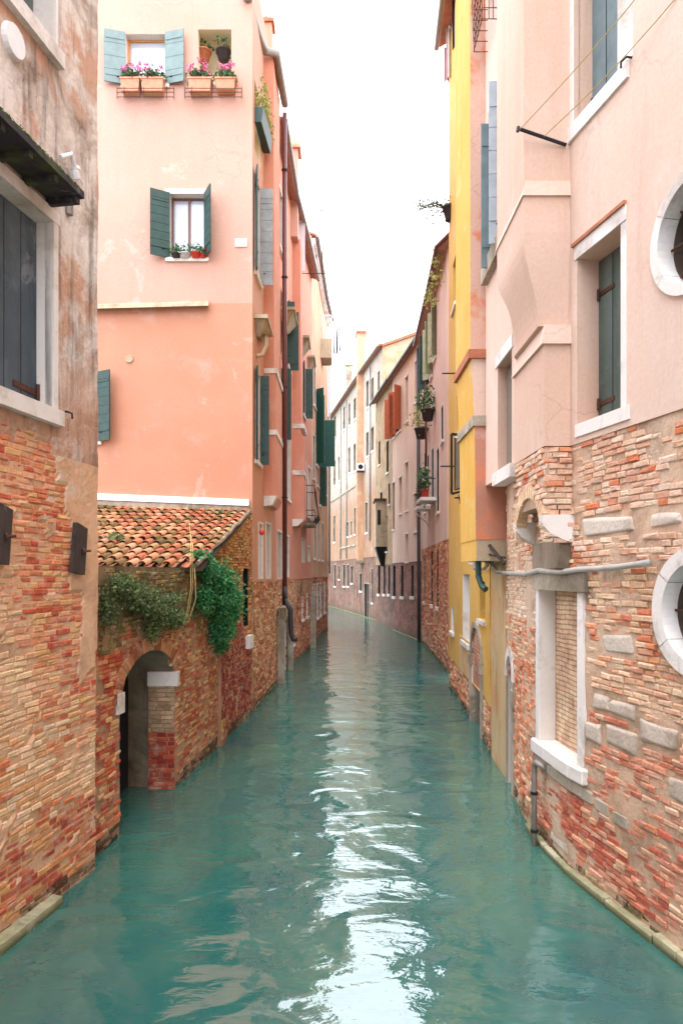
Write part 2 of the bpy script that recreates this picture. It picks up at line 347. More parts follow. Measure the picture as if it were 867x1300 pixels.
def wall(name, parent, mats, path, z0, z1, ops=(), off=0, thick=.45, rs=.8, rz=.8, disp=None, s0=0, s1=None, ztop=None):
    s1 = path.L if s1 is None else s1
    mb = MB()
    ops = [o for o in ops if o['s1'] > s0+1e-3 and o['s0'] < s1-1e-3 and o['z1'] > z0+1e-3 and o['z0'] < z1-1e-3]
    def lines(a, b, fixed, step):
        f = sorted(set([round(x, 5) for x in fixed if a < x < b]+[a, b])); out = []
        for p, q in zip(f, f[1:]):
            n = max(1, int(math.ceil((q-p)/step-1e-6))); out += [p+(q-p)*i/n for i in range(n)]
        return out+[f[-1]]
    fs = list(path.S); fz = []
    for o in ops:
        fs += [o['s0'], o['s1']]; fz += [o['z0'], o['z1']]
        if o['n']: fs += [o['s0']+(o['s1']-o['s0'])*i/o['n'] for i in range(o['n']+1)]
    SL = lines(s0, s1, fs, rs); ZL = lines(z0, z1, fz, rz)
    D = disp or (lambda s, z: 0)
    def pos(s, z, n=None):
        if ztop: z = min(z, ztop(s))
        return path.at(s, z, (off+D(s, z)) if n is None else n)
    idx = {}
    def gv(i, j):
        if (i, j) not in idx:
            idx[(i, j)] = len(mb.v); mb.v.append(pos(SL[i], ZL[j])); mb.c.append((.5,.5,.5))
        return idx[(i, j)]
    flip = path.side < 0
    def quad(pts, mi=0, uv=None):
        if flip: pts = pts[::-1]; uv = uv[::-1] if uv else None
        mb.face(pts, mi, uv)
    for i in range(len(SL)-1):
        sm = (SL[i]+SL[i+1])/2
        for j in range(len(ZL)-1):
            zm = (ZL[j]+ZL[j+1])/2
            if any(o['s0'] < sm < o['s1'] and o['z0'] < zm < o['z1'] for o in ops): continue
            if ztop and ZL[j] >= ztop(SL[i])-1e-4 and ZL[j] >= ztop(SL[i+1])-1e-4: continue
            q = [gv(i, j), gv(i+1, j), gv(i+1, j+1), gv(i, j+1)]; uv = [(SL[i], ZL[j]), (SL[i+1], ZL[j]), (SL[i+1], ZL[j+1]), (SL[i], ZL[j+1])]
            if flip: q = q[::-1]; uv = uv[::-1]
            mb.f.append(tuple(q)); mb.mi.append(0); mb.uv.append(uv)
    for o in ops:
        a, b = max(o['s0'], s0), min(o['s1'], s1)
        top = o['top'] or (lambda s, o=o: o['z1']); bot = o['bot'] or (lambda s, o=o: o['z0'])
        cs = [s for s in SL if a-1e-5 <= s <= b+1e-5]; dn = -o['depth']
        zz0 = max(o['z0'], z0)
        for p, q in zip(cs, cs[1:]):
            tp, tq, bp, bq = min(top(p), z1), min(top(q), z1), max(bot(p), z0), max(bot(q), z0)
            if o['top']: quad([pos(p, tp), pos(q, tq), pos(q, o['z1']), pos(p, o['z1'])], 0, [(p,tp),(q,tq),(q,o['z1']),(p,o['z1'])])
            if o['bot']: quad([pos(p, o['z0']), pos(q, o['z0']), pos(q, bq), pos(p, bp)], 0, [(p,o['z0']),(q,o['z0']),(q,bq),(p,bp)])
            if o['z1'] <= z1+1e-6: quad([pos(p, tp), pos(p, tp, dn), pos(q, tq, dn), pos(q, tq)], o['rev'], [(p,0),(p,.3),(q,.3),(q,0)])
            if o['z0'] >= z0-1e-6: quad([pos(p, bp), pos(q, bq), pos(q, bq, dn), pos(p, bp, dn)], o['rev'], [(p,0),(q,0),(q,.3),(p,.3)])
            quad([pos(p, bp, dn), pos(q, bq, dn), pos(q, tq, dn), pos(p, tp, dn)], o['back'], [(p,bp),(q,bq),(q,tq),(p,tp)])
        for s, sg in ((a, 1), (b, -1)):
            lo, hi = max(bot(s), z0), min(top(s), z1)
            if hi-lo > .01:
                pts = [pos(s, lo), pos(s, lo, dn), pos(s, hi, dn), pos(s, hi)]; uv = [(0,lo),(o['depth'],lo),(o['depth'],hi),(0,hi)]
                if sg < 0: pts = pts[::-1]; uv = uv[::-1]
                quad(pts, o['rev'], uv)
    # body behind: back, top, bottom, ends
    ks = [s for s in sorted(set([s0, s1]+[x for x in path.S if s0 < x < s1]))]
    th = max([thick]+[o['depth']+.05 for o in ops])
    zt = lambda s: min(z1, ztop(s)) if ztop else z1
    kk = SL if ztop else ks
    for p, q in zip(kk, kk[1:]):
        quad([pos(q, z0, -th), pos(p, z0, -th), pos(p, zt(p), -th), pos(q, zt(q), -th)])
    for p, q in zip(SL, SL[1:]):
        quad([pos(p, zt(p)), pos(q, zt(q)), pos(q, zt(q), -th), pos(p, zt(p), -th)])
        quad([pos(q, z0), pos(p, z0), pos(p, z0, -th), pos(q, z0, -th)])
    quad([pos(s0, z0, -th), pos(s0, z0), pos(s0, zt(s0)), pos(s0, zt(s0), -th)])
    quad([pos(s1, z0), pos(s1, z0, -th), pos(s1, zt(s1), -th), pos(s1, zt(s1))])
    return mb.build(name, mats, parent)
def wbox(mb, path, s0, s1, z0, z1, n0, n1, mi=0, z0b=None, z1b=None):
    z0b = z0 if z0b is None else z0b; z1b = z1 if z1b is None else z1b
    fs = [s0]+[x for x in path.S if s0+.01 < x < s1-.01]+[s1]
    for a, b in zip(fs, fs[1:]):
        mb.hexa([path.at(a, z0, n0), path.at(b, z0b, n0), path.at(b, z0b, n1), path.at(a, z0, n1),
                 path.at(a, z1, n0), path.at(b, z1b, n0), path.at(b, z1b, n1), path.at(a, z1, n1)], mi)
# ------------------------------------------------------------------ bricks laid one by one
def bricks(name, parent, path, s0, s1, z0, z1, colf, maskf=None, avoid=(), base=0, pro=.012, jit=.006, course=.066, lens=(.14,.27), wave=.02, gap=.010, ztop=None, seed=1, missing=.02):
    rr = random.Random(seed); mb = MB(); V = mb.v; Fc = mb.f; C = mb.c
    z = z0; row = 0
    while z < z1:
        ch = course*rr.uniform(.9, 1.1); s = s0-rr.uniform(0, .2)
        while s < s1:
            L = rr.uniform(*lens); hh = ch; 
            a, b = max(s, s0), min(s+L, s1)
            sc = (a+b)/2; w = wave*nz(sc*.7, z*.4, seed); zc = z+ch/2+w
            s += L+gap*.3
            if b-a < .04: continue
            bad = False
            for o in avoid:
                if o['s0']-L*.35 < sc < o['s1']+L*.35 and o['z0']-.02 < zc < o['z1']+.02:
                    if o['top']:
                        q = min(max(sc, o['s0']), o['s1'])
                        tt = o['top'](q); bt = o['bot'](q) if o['bot'] else o['z0']
                        if bt-.05 < zc < tt+.05: bad = True; break
                    else: bad = True; break
            if bad: continue
            if ztop and zc > ztop(sc)-.05: continue
            if maskf and not maskf(sc, zc): continue
            r0 = rr.random()
            if r0 < missing: continue
            p = base+pro+rr.gauss(0, jit)
            g = gap/2; a += g; b -= g; zl = zc-ch/2+g; zh = zc+ch/2-g
            j = lambda k=.004: rr.uniform(-k, k)
            col = colf(sc, zc, rr); bi = len(V)
            zj = [j(.005) for _ in range(4)]; e = rr.uniform(.006,.013); sk = j(.012); q4 = [j(.005) for _ in range(4)]; xj = [j(.006) for _ in range(4)]
            for n, ins in ((-.03, 0), (p-.009, 0), (p, e)):
                tl = sk if n == p else 0; h4 = q4 if n == p else (0,0,0,0)
                V.append(path.at(a+ins+xj[0], zl+ins+zj[0], n+h4[0])); V.append(path.at(b-ins+xj[1], zl+ins+zj[1], n+tl*.5+h4[1])); V.append(path.at(b-ins+xj[2], zh-ins+zj[2], n+tl*.5+h4[2])); V.append(path.at(a+ins+xj[3], zh-ins+zj[3], n+h4[3]))
            C.extend([col]*12)
            fl = path.side < 0
            fs = [(8,9,10,11)]
            for k in (0, 4): fs += [(k,k+1,k+5,k+4),(k+1,k+2,k+6,k+5),(k+2,k+3,k+7,k+6),(k+3,k,k+4,k+7)]
            for q in fs:
                q = q[::-1] if fl else q
                Fc.append(tuple(bi+x for x in q)); mb.mi.append(0); mb.uv.append(None)
        z += ch; row += 1
    return mb.build(name, M['brick'], parent)
def jitc(c, rr, a=.12):
    c = lin(c); k = 1+rr.uniform(-a, a); return (min(1, c[0]*k*1.16), min(1, c[1]*k*(1.05+rr.uniform(-.05, .05))), min(1, c[2]*k*.90))
def voussoirs(name, parent, path, sc, zs, r, rise, h, n0, n1, colf, k=22, a0=0, a1=PI, seed=3):
    rr = random.Random(seed); mb = MB()
    for i in range(k):
        t0 = a0+(a1-a0)*(i+.06)/k; t1 = a0+(a1-a0)*(i+.94)/k; pr = n1+rr.uniform(-.006, .006)
        def q(t, e): return sc+(r+e)*math.cos(t), zs+(rise+e)*math.sin(t)
        pts = [q(t0, 0), q(t0, h*rr.uniform(.9, 1.05)), q(t1, h*rr.uniform(.9, 1.05)), q(t1, 0)]
        mb.hexa([path.at(a, b, n0) for a, b in pts]+[path.at(a, b, pr) for a, b in pts], 0, colf(sc, zs, rr))
    return mb.build(name, M['brick'], parent)
# ------------------------------------------------------------------ house kit
class House:
    def __init__(s, name, label, cat, path):
        p = path.at(path.L*.3, 0, -1)
        s.o = thing(name, p, label, cat); s.path = path; s.ops = []
    def px(s, u, v=None, smin=-1):
        q, d = s.path.hit(u, smin); return (q, d) if v is None else (q, zat(v, d))
    def win_px(s, u0, u1, vt, vb, **k):
        a, d0 = s.path.hit(u0); b, d1 = s.path.hit(u1); a, b = min(a, b), max(a, b); d = (d0+d1)/2
        return s.win(a, b, zat(vb, d), zat(vt, d), **k)
    def win(s, a, b, z0, z1, depth=.2, pane='glass', frame='brownwood', sill=.06, sillm='stone', sur=0, surm='stone', mull=1, shut=None, head=0, rev=2, bars=1, name='window', trans=0):
        P = s.path; s.ops.append(op(a, b, z0, z1, depth, 1, rev))
        w = b-a; fr = MB(); t = min(.05, w*.12); n0, n1 = -depth+.012, -depth+.06
        for (p, q, y0, y1) in ((a+.002, a+t, z0, z1), (b-t, b-.002, z0, z1), (a+t, b-t, z0+.002, z0+t), (a+t, b-t, z1-t, z1-.002)): wbox(fr, P, p, q, y0, y1, n0, n1)
        for i in range(mull):
            c = a+w*(i+1)/(mull+1); wbox(fr, P, c-t*.6, c+t*.6, z0+t, z1-t, n0, n1+.006)
        for i in range(bars):
            c = z0+(z1-z0)*(i+1)/(bars+1); wbox(fr, P, a+t, b-t, c-t*.25, c+t*.25, n0, n1-.01)
        f = fr.build(name, M[frame], s.o)
        pn = MB(); wbox(pn, P, a+t, b-t, z0+t, z1-t, -depth+.004, -depth+.022); pn.build('pane', M[pane], f)
        if sill:
            m = MB(); wbox(m, P, a-.1, b+.1, z0-sill-.05, z0-.003, -.03, .09); m.build('sill', M[sillm], f)
        if sur:
            m = MB(); wbox(m, P, a-sur, a-.001, z0, z1, -.05, .042); wbox(m, P, b+.001, b+sur, z0, z1, -.05, .042); wbox(m, P, a-sur, b+sur, z1+.001, z1+sur, -.05, .046); m.build('stone_surround', M[surm], f)
        if head:
            m = MB(); wbox(m, P, a-.12, b+.12, z1+.003, z1+head, -.04, .05); m.build('lintel', M['stone'], f)
        if shut:
            for sd in shut.get('sides', (-1, 1)):
                ang = shut.get('ang', 20) if not isinstance(shut.get('ang'), (tuple, list)) else shut['ang'][0 if sd < 0 else 1]
                mm = shut['m'] if not isinstance(shut['m'], (tuple, list)) else shut['m'][0 if sd < 0 else 1]
                shutter(P, a if sd < 0 else b, sd, z0-.02, z1+.03, shut.get('w', w*.52), ang, M[mm], f, shut.get('boards', 8))
        return f
    def build(s, zb, z1, mw, mb_, revm='reveal', backm='dark', zbot=-.5, base_off=0, off=.02, thick=.45, disp=None, rs=.8, rz=.8):
        if zb is not None: wall('brick_base', s.o, [M[mb_], M[backm], M[revm]], s.path, zbot, zb, s.ops, base_off, thick, rs, rz, disp)
        else: zb = zbot
        return wall('wall', s.o, [M[mw], M[backm], M[revm]], s.path, zb, z1, s.ops, off, thick, rs, rz)
def shutter(P, s, sd, z0, z1, w, ang, mat, parent, boards=8, name='shutter'):
    a = math.radians(ang); t = P.tan(s)*sd; n = P.n3(s); p = t*math.cos(a)+n*math.sin(a); q = (-t*math.sin(a)+n*math.cos(a))
    h = P.at(s, 0, 0)+P.n3(s)*.035; mb = MB(); hh = (z1-z0)/boards
    for i in range(boards):
        c = h+p*(w/2)+q*.02+Vector((0,0,z0+hh*(i+.5))); mb.box(c, p*(w/2), q*.016, Vector((0,0,hh/2-.006)))
    for zz in (.15, .85):
        c = h+p*(w/2)+q*.042+Vector((0,0,z0+(z1-z0)*zz)); mb.box(c, p*(w*.44), q*.006, Vector((0,0,.025)))
    c = h+p*(w/2)+q*.02+Vector((0,0,(z0+z1)/2)); mb.box(c, p*(w/2-.01), q*.009, Vector((0,0,(z1-z0)/2-.01)))
    o = mb.build(name, mat, parent)
    k = MB(); k.tube([h+p*.02+Vector((0,0,z0+(z1-z0)*.12)), h+p*(w*.4)+q*.05+Vector((0,0,z0+(z1-z0)*.12))], .012, 6)
    k.build('hinge', M['iron'], o); return o
def loft(name, parent, mats, rings, mif=None, jit=0):
    mb = MB(); n = len(rings[0][1])
    for (za, A), (zb, B) in zip(rings, rings[1:]):
        for i in range(n):
            j = (i+1) % n; uv = [(A[i][0]+A[i][1], za), (A[j][0]+A[j][1], za), (B[j][0]+B[j][1], zb), (B[i][0]+B[i][1], zb)]
            mb.face([Vector((A[i][0], A[i][1], za)), Vector((A[j][0], A[j][1], za)), Vector((B[j][0], B[j][1], zb)), Vector((B[i][0], B[i][1], zb))][::1], (mif(i, za) if mif else 0), uv)
    z, A = rings[0]; mb.face([Vector((x, y, z)) for x, y in A][::-1]); z, A = rings[-1]; mb.face([Vector((x, y, z)) for x, y in A])
    return mb.build(name, mats, parent)
def rect(x0, x1, y0, y1): return [(x0,y0),(x1,y0),(x1,y1),(x0,y1)]
def roof(parent, path, z, back, rise, side_over=.35, mat='cap', s0=0, s1=None, gut='zinc', thick=.1, gutter=True):
    s1 = path.L if s1 is None else s1; mb = MB(); ks = [s0]+[x for x in path.S if s0 < x < s1]+[s1]
    for a, b in zip(ks, ks[1:]):
        A, B = path.at(a, z, side_over), path.at(b, z, side_over); na, nb = path.n3(a), path.n3(b)
        Ai, Bi = path.at(a, z+rise, -back), path.at(b, z+rise, -back); t = Vector((0,0,thick))
        mb.hexa([A, B, Bi, Ai, A+t, B+t, Bi+t, Ai+t])
    r = mb.build('roof', M[mat], parent)
    if gutter:
        g = MB(); g.tube([path.at(x, z+.0, side_over+.06) for x in ks], .085, 8); g.build('gutter', M[gut], parent)
    return r
def pipe(parent, pts, r, mat, name='drainpipe', brackets=()):
    mb = MB(); mb.tube(pts, r, 10); o = mb.build(name, M[mat] if isinstance(mat, str) else mat, parent, True)
    if brackets:
        b = MB()
        for p in brackets: b.tube([Vector(p)+Vector((0,0,-.02)), Vector(p)+Vector((0,0,.02))], r*1.35, 10)
        b.build('bracket', M['iron'], o)
    return o
# ------------------------------------------------------------------ plants
def leaves(mb, c, rad, n, size, rr, shape=None, flat=1.0):
    for _ in range(n):
        if shape: p = shape(rr)
        else:
            v = Vector((rr.gauss(0,1), rr.gauss(0,1), rr.gauss(0,1))); v.normalize(); k = rr.random()**.45
            p = Vector(c)+Vector((v.x*rad[0]*k, v.y*rad[1]*k, v.z*rad[2]*k))
        p = p+Vector((rr.gauss(0,1)*rad[0], rr.gauss(0,1)*rad[1], rr.gauss(0,1)*rad[2]))*.24
        d = Vector((rr.uniform(-1,1), rr.uniform(-1,1), rr.uniform(-.6,.9))).normalized(); e = d.orthogonal().normalized(); e.rotate(__import__('mathutils').Quaternion(d, rr.uniform(0, 6.28)))
        z = size*rr.uniform(.6, 1.35); nn = d.cross(e)*z*.18; g = rr.random(); col = (g, g, g)
        b = len(mb.v); mb.v.extend([p-d*z*.5, p+e*z*.36+nn, p+d*z*.55, p-e*z*.36+nn]); mb.c.extend([col]*4)
        mb.f.append((b, b+1, b+2)); mb.f.append((b, b+2, b+3)); mb.mi += [0, 0]; mb.uv += [None, None]
def blossoms(mb, pts, size, rr):
    for p in pts:
        p = Vector(p)
        for _ in range(7):
            c = p+Vector((rr.uniform(-1,1), rr.uniform(-1,1), rr.uniform(-.6,.8)))*size
            d = Vector((rr.uniform(-1,1), rr.uniform(-1,1), rr.uniform(-1,1))).normalized(); e = d.orthogonal().normalized(); k = size*.55
            mb.face([c-d*k, c+e*k, c+d*k, c-e*k])
# ================================================================== THE SETTING
def sheet(name, z, mat, x0=-300, x1=300, y0=-120, y1=600):
    mb = MB(); mb.face([Vector((x0,y0,z)), Vector((x1,y0,z)), Vector((x1,y1,z)), Vector((x0,y1,z))]); o = mb.build(name, mat); return tag(o, kind='structure')
sheet('water', 0.0, M['water']); sheet('canal_bed', -1.5, M['grey_plaster'])
pick = lambda rr, *cs: cs[rr.randrange(len(cs))]
# ================================================================== LEFT BANK
# ---------------- L1: weathered house at the left edge
p1 = Path([(-6.2,-30),(-5.8,-8), (-3.304,6.864), (-3.0,8.65), (-9,9.0)], 1); SC = p1.S[3]
L1 = House('weathered_house', 'weathered house at the left edge with stained peeling plaster above bare orange brick', 'house', p1)
def px1(u, v): return L1.px(u, v)
sa, zb_ = px1(64, 520); zt_ = px1(64, 282)[1]
s_in = p1.hit(0)[0]-.5
o_big = op(s_in, sa, zb_, zt_, .22, 1, 2); L1.ops.append(o_big)
sb, zb2 = px1(66, 62); o_top = op(s_in-.1, sb, zb2, zb2+1.9, .26, 1, 2); L1.ops.append(o_top)
def plast1(s, z):
    if s > SC: return 1
    dc = SC-s; n = fbm(s*1.7, z*1.7, 3)
    a = z-(5.0+.5*n) > 0
    w = (.9 if z > 4.6 else .62 if z > 3.4 else .42)+.28*n
    b = dc < w and z > 2.45+.6*n
    return 1 if (a or b or fbm(s*2.2, z*3.2, 9) > .36) else 0
def disp1(s, z):
    return (.021*plast1(s, z)+.006*nz(s*14, z*14, 3))+.007*fbm(s*3, z*3, 1)+.012*fbm(s*.8, z*.8, 5)
def col1(s, z, rr):
    n = fbm(s*1.1, z*1.3, 21); r = rr.random()
    if z < .17+.06*n: c = pick(rr, (84,74,44), (92,62,44), (104,88,50))
    elif z < 1.0+.5*n: c = pick(rr, (186,92,68), (194,104,76), (170,78,62), (208,136,98), (212,164,112), (200,144,104))
    elif z < 2.3+.7*n and s < SC-.45: c = pick(rr, (234,200,164), (236,208,178), (228,176,134), (222,166,120), (240,214,190), (206,124,88))
    else: c = pick(rr, (210,120,88), (196,92,68), (222,150,114), (228,176,138), (222,178,128), (230,168,134), (214,130,98))
    k = max(0, min(1, (fbm(s*.9, z*1.1, 51)-.02)*3.2)) if z < 3.4 else max(0, min(.6, (fbm(s*.9, z*1.1, 51)-.1)*3)); c = tuple(c[i]*(1-k)+(240,210,178)[i]*k for i in range(3))
    return jitc(c, rr)
wall('wall', L1.o, [M['old_plaster'], M['dark'], M['reveal']], p1, 4.9, 12.6, L1.ops, 0, .5, .07, .07, disp1, s0=30)
wall('brick_base', L1.o, [M['mortar_left'], M['dark'], M['reveal']], p1, -.5, 4.9, L1.ops, 0, .5, .045, .045, disp1, s0=30)
wall('wall', L1.o, [M['old_plaster']], p1, -.5, 12.6, [], 0, .5, 2, 2, None, s0=0, s1=30)
bricks('brickwork', L1.o, p1, p1.hit(0)[0]-2.5, SC, -.3, 5.6, col1, lambda s, z: min(plast1(s-.13, z), plast1(s, z), plast1(s+.13, z), plast1(s, z-.07)) < 1, (), 0, .008, .005, .064, (.13,.27), .03, seed=5)
# corner edge bricks seen on the return
f = MB(); wbox(f, p1, s_in+.02, sa-.002, zb_+.002, zt_-.002, -.20, -.16); sh = f.build('shutter', M['slate'], L1.o)
f = MB()
for k in range(3):
    c = sa-.28*(k+1); wbox(f, p1, c-.004, c+.004, zb_+.02, zt_-.02, -.162, -.157)
f.build('board_joint', M['dark'], sh)
f = MB(); zz = px1(20, 478)[1]; wbox(f, p1, sa-.42, sa-.01, zz-.03, zz+.03, -.16, -.145, z0b=zz-.045, z1b=zz+.02); f.tube([p1.at(sa-.02, zz-.09, -.13), p1.at(sa-.02, zz+.08, -.13)], .02, 8); f.build('strap_hinge', M['rust'], sh)
f = MB(); wbox(f, p1, sa, sa+.09, zb_, zt_+.1, -.06, .045); wbox(f, p1, s_in-.2, sa+.12, zt_+.004, zt_+.14, -.06, .05); wf = f.build('window_frame', M['reveal'], L1.o)
f = MB(); wbox(f, p1, s_in-.3, sa+.11, zb_-.17, zb_-.003, -.1, .11); f.build('sill', M['stone'], wf)
f = MB(); wbox(f, p1, sb, sb+.05, zb2, zb2+2, -.06, .05); wbox(f, p1, s_in-.5, sb+.10, zb2-.17, zb2-.003, -.1, .1); f.build('window_frame', M['stone'], L1.o)
f = MB(); wbox(f, p1, s_in-.1, sb-.02, zb2+.01, zb2+1.85, -.25, -.21); f.build('shutter', M['oldgreen'], L1.o)
# awning board
sw, zw = px1(62, 257); f = MB(); wbox(f, p1, s_in-1.2, sw, zw+.0, zw+.06, -.02, .42)
for k in range(5): c = sw-.05-.42*k; wbox(f, p1, c-.03, c+.03, zw-.07, zw-.003, -.02, .38)
aw = f.build('awning_board', M['mosswood'], L1.o)
mb = MB(); rr = random.Random(4); mb.c = []
leaves(mb, (0,0,0), (0,0,0), 900, .03, rr, shape=lambda r: p1.at(r.uniform(s_in-.6, sw), zw+.065+abs(r.gauss(0,.012)), r.choice((.41, .40, r.uniform(.2,.42)))))
mb.build('moss', M['leaf_dull'], aw)
# light disc, tie plates, bracket, cable and pipe
def disc(mb, P, s, z, r, n0, n1, k=20):
    a = [P.at(s+r*math.cos(2*PI*i/k), z+r*math.sin(2*PI*i/k), n0) for i in range(k)]; b = [P.at(s+r*.9*math.cos(2*PI*i/k), z+r*.9*math.sin(2*PI*i/k), n1) for i in range(k)]
    for i in range(k): mb.face([a[i], a[(i+1)%k], b[(i+1)%k], b[i]])
    mb.face(b)
s, z = px1(13, 53); f = MB(); disc(f, p1, s, z, .17, .02, .07); tag(f.build('wall_lamp', M['whitemetal']), 'round white wall lamp under the top left window sill', 'wall lamp')
for (u, v, tilt, lab) in ((93, 700, .13, 'dark tilted wooden tie plate bolted on the left brick wall near its corner'), (-4, 682, .1, 'dark wooden tie plate cut off by the left edge of the photo')):
    s, d = p1.hit(max(u, 0)); z = zat(v, d); s += (u-max(u,0))*.022
    t = thing('tie_plate', p1.at(s, z, 0), lab, 'tie plate', 'wooden tie plates on the left wall'); f = MB()
    pts = []
    for n in (.028, .085):
        for (a, b) in ((-.15,-.26), (.13,-.29), (.20,.25), (-.05,.31)): pts.append(p1.at(s+a*.9, z+b+.02, n))
    f.hexa(pts); f.build('board', M['oldwood'], t)
    f = MB(); f.tube([p1.at(s+.06, z, .08), p1.at(s+.1, z+.01, .17)], .014, 8); f.tube([p1.at(s+.04, z, .088), p1.at(s+.06, z+.0, .1)], .04, 8); f.build('bolt', M['rust'], t)
s, z = px1(75, 524); f = MB(); f.tube([p1.at(s, z, 0), p1.at(s, z+.01, .10), p1.at(s+.05, z+.0, .13), p1.at(s+.06, z-.06, .13)], .012, 6); f.build('shutter_hook', M['iron'], L1.o)
s, z = px1(80, 222); f = MB(); f.tube([p1.at(s-.03, z+.05, .03), p1.at(s+.05, z-.3, .05), p1.at(s+.06, z-.42, .04)], .05, 8); f.build('pipe_stub', M['zinc'], L1.o)
f = MB(); f.tube([p1.at(s-.12, z+.12, .05), p1.at(s+.0, z+.22, .10), p1.at(s+.1, z+.13, .09), p1.at(s+.2, z+.18, .07)], .03, 8); f.tube([p1.at(s+.1, z+.1, .08), p1.at(s+.14, z+.02, .08)], .055, 8); f.build('junction', M['whitemetal'], L1.o)
# stone footing at water
f = MB(); s_e = p1.hit(66)[0]; f.hexa([p1.at(s_in-2, -.3, 0), p1.at(s_e, -.3, 0), p1.at(s_e, -.3, .16), p1.at(s_in-2, -.3, .16), p1.at(s_in-2, .13, 0), p1.at(s_e, .11, 0), p1.at(s_e, .09, .13), p1.at(s_in-2, .11, .13)]); f.build('stone_footing', M['stone_alg'], L1.o)
roof(L1.o, p1, 12.6, 4.0, 1.3, .5, s1=SC)
# ---------------- L2: low brick outbuilding with arched water gate
p2 = Path([(-3.16,8.72), (-3.05,9.76), (-2.80,11.91), (-2.59,14.73), (-2.31,18.28)], 1)
L2 = House('brick_outbuilding', 'low mossy brick outbuilding with a tiled lean-to roof and an arched water gate', 'outbuilding', p2)
za = 1.82; a0 = p2.hit(152)[0]; a1 = p2.S[2]-.03
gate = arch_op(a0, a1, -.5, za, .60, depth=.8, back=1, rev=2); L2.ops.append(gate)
slit0 = p2.hit(309)[0]; slit1 = p2.hit(315)[0]; d_ = p2.hit(312)[1]
slit = op(slit0, slit1, zat(795, d_), zat(722, d_), .3, 1, 1); L2.ops.append(slit)
RD0, RZ0, RD1, RZ1 = 12.25, 3.74, 18.28, 5.22          # roof plane: eave and ridge (depth, height)
rz = lambda y: RZ0+(y-RD0)*(RZ1-RZ0)/(RD1-RD0)
def top2(s):
    y = p2.at(s, 0).y; return max(3.70, rz(y)-.06)
def disp2(s, z): return .03*fbm(s*1.3, z*1.5, 2)+.008*fbm(s*5, z*5, 4)
def moss2(s, z): return z > 2.75+.5*fbm(s*1.2, z, 8)+.9*max(0, s-4.6) and s < 6.2
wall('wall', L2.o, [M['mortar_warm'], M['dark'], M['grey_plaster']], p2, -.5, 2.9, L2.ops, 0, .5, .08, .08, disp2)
wall('upper_wall', L2.o, [M['mossy_plaster'], M['dark'], M['grey_plaster']], p2, 2.9, 5.4, L2.ops, 0, .5, .08, .08, disp2, ztop=top2)
def col2(s, z, rr):
    n = fbm(s*1.1, z*1.1, 33)
    if z < .19+.06*n: c = pick(rr, (76,72,42), (88,66,44), (66,60,38))
    elif moss2(s, z): c = pick(rr, (112,108,62), (136,124,74), (126,98,64), (98,92,52))
    elif s > 6.15 and z < 2.3+n: c = pick(rr, (134,44,40), (150,56,46), (122,44,40), (170,84,60))
    elif s > 6.15: c = pick(rr, (196,150,84), (206,164,98), (190,128,78), (176,104,70))
    elif s < a0+.02: c = pick(rr, (196,92,62), (206,130,92), (214,164,118), (222,180,136), (182,76,56))
    else: c = pick(rr, (188,136,98), (204,158,116), (168,108,78), (196,170,130), (150,92,68), (178,84,62))
    return jitc(c, rr, .18)
bricks('brickwork', L2.o, p2, .0, p2.L-.05, -.3, 5.2, col2, lambda s, z: (fbm(s*1.6, z*2.4, 19) < (.12 if moss2(s, z) else .34)), L2.ops, .0, .014, .009, .064, (.12,.25), .05, ztop=top2, seed=8, missing=.04)
# far jamb pier of the gate: brick outside, plaster inside
pj = Path([(-3.23,11.86), (-2.80,11.86)], 1)
def colj(s, z, rr): return jitc(pick(rr, (168,66,50), (184,84,60), (150,56,46)) if z < .95 else pick(rr, (168,150,126), (150,130,106), (186,164,138)), rr, .15)
f = MB(); wbox(f, pj, 0, .43, -.5, za-.14, -.05, .0); f.build('gate_pier', M['mortar_warm'], L2.o)
bricks('pier_brickwork', L2.o, pj, .0, .44, -.4, za-.12, colj, None, (), 0, .016, .006, .072, (.16,.24), .0, seed=12, missing=.0)
f = MB(); wbox(f, pj, .0, .50, za-.10, za+.14, -.12, .05); sp = f.build('springer_stone', M['stone'], L2.o)
f = MB(); wbox(f, p2, a0-.14, a0+.07, za-.14, za+.14, -.2, .05); f.build('springer_stone', M['stone'], L2.o)
f = MB(); f.hexa([Vector(q) for q in ((-4.3,9.7,-.5),(-3.62,9.7,-.5),(-3.62,9.72,-.5),(-4.3,9.72,-.5),(-4.3,9.7,.1),(-3.62,9.7,.1),(-3.62,9.72,.1),(-4.3,9.72,.1))]); f.build('inner_step', M['grey_plaster'], L2.o)
voussoirs('arch_ring', L2.o, p2, (a0+a1)/2, za, (a1-a0)/2+.005, .605, .22, -.1, .03, lambda s, z, rr: jitc(pick(rr, (160,104,76), (186,130,96), (150,84,62), (196,150,112)), rr, .15), 34)
# corner pier of reddish brick at the break in the wall
pq = p2.hit(276)[0]; f = MB(); wbox(f, p2, pq, pq+.30, -.4, 2.85, -.05, .085); f.build('buttress', M['mortar_warm'], L2.o)
pbq = Path([tuple(p2.at(pq-.01, 0, .0).xy), tuple(p2.at(pq-.01, 0, .10).xy)], 1)
pb = Path([tuple(p2.at(pq+.0, 0, .09).xy), tuple(p2.at(pq+.32, 0, .09).xy)], 1)
bricks('buttress_brickwork', L2.o, pb, 0, .33, -.3, 2.85, lambda s, z, rr: jitc(pick(rr, (140,48,42), (160,64,48), (128,44,40)) if z > .5 else pick(rr, (196,160,70), (150,90,56)), rr), None, (), 0, .012, .006, .07, (.15,.2), 0, seed=3, missing=0)
f = MB(); s, d = p2.hit(315); wbox(f, p2, s-.35, s+.12, zat(822, d), zat(806, d), -.05, .12); f.build('stone_block', M['stone'], L2.o)
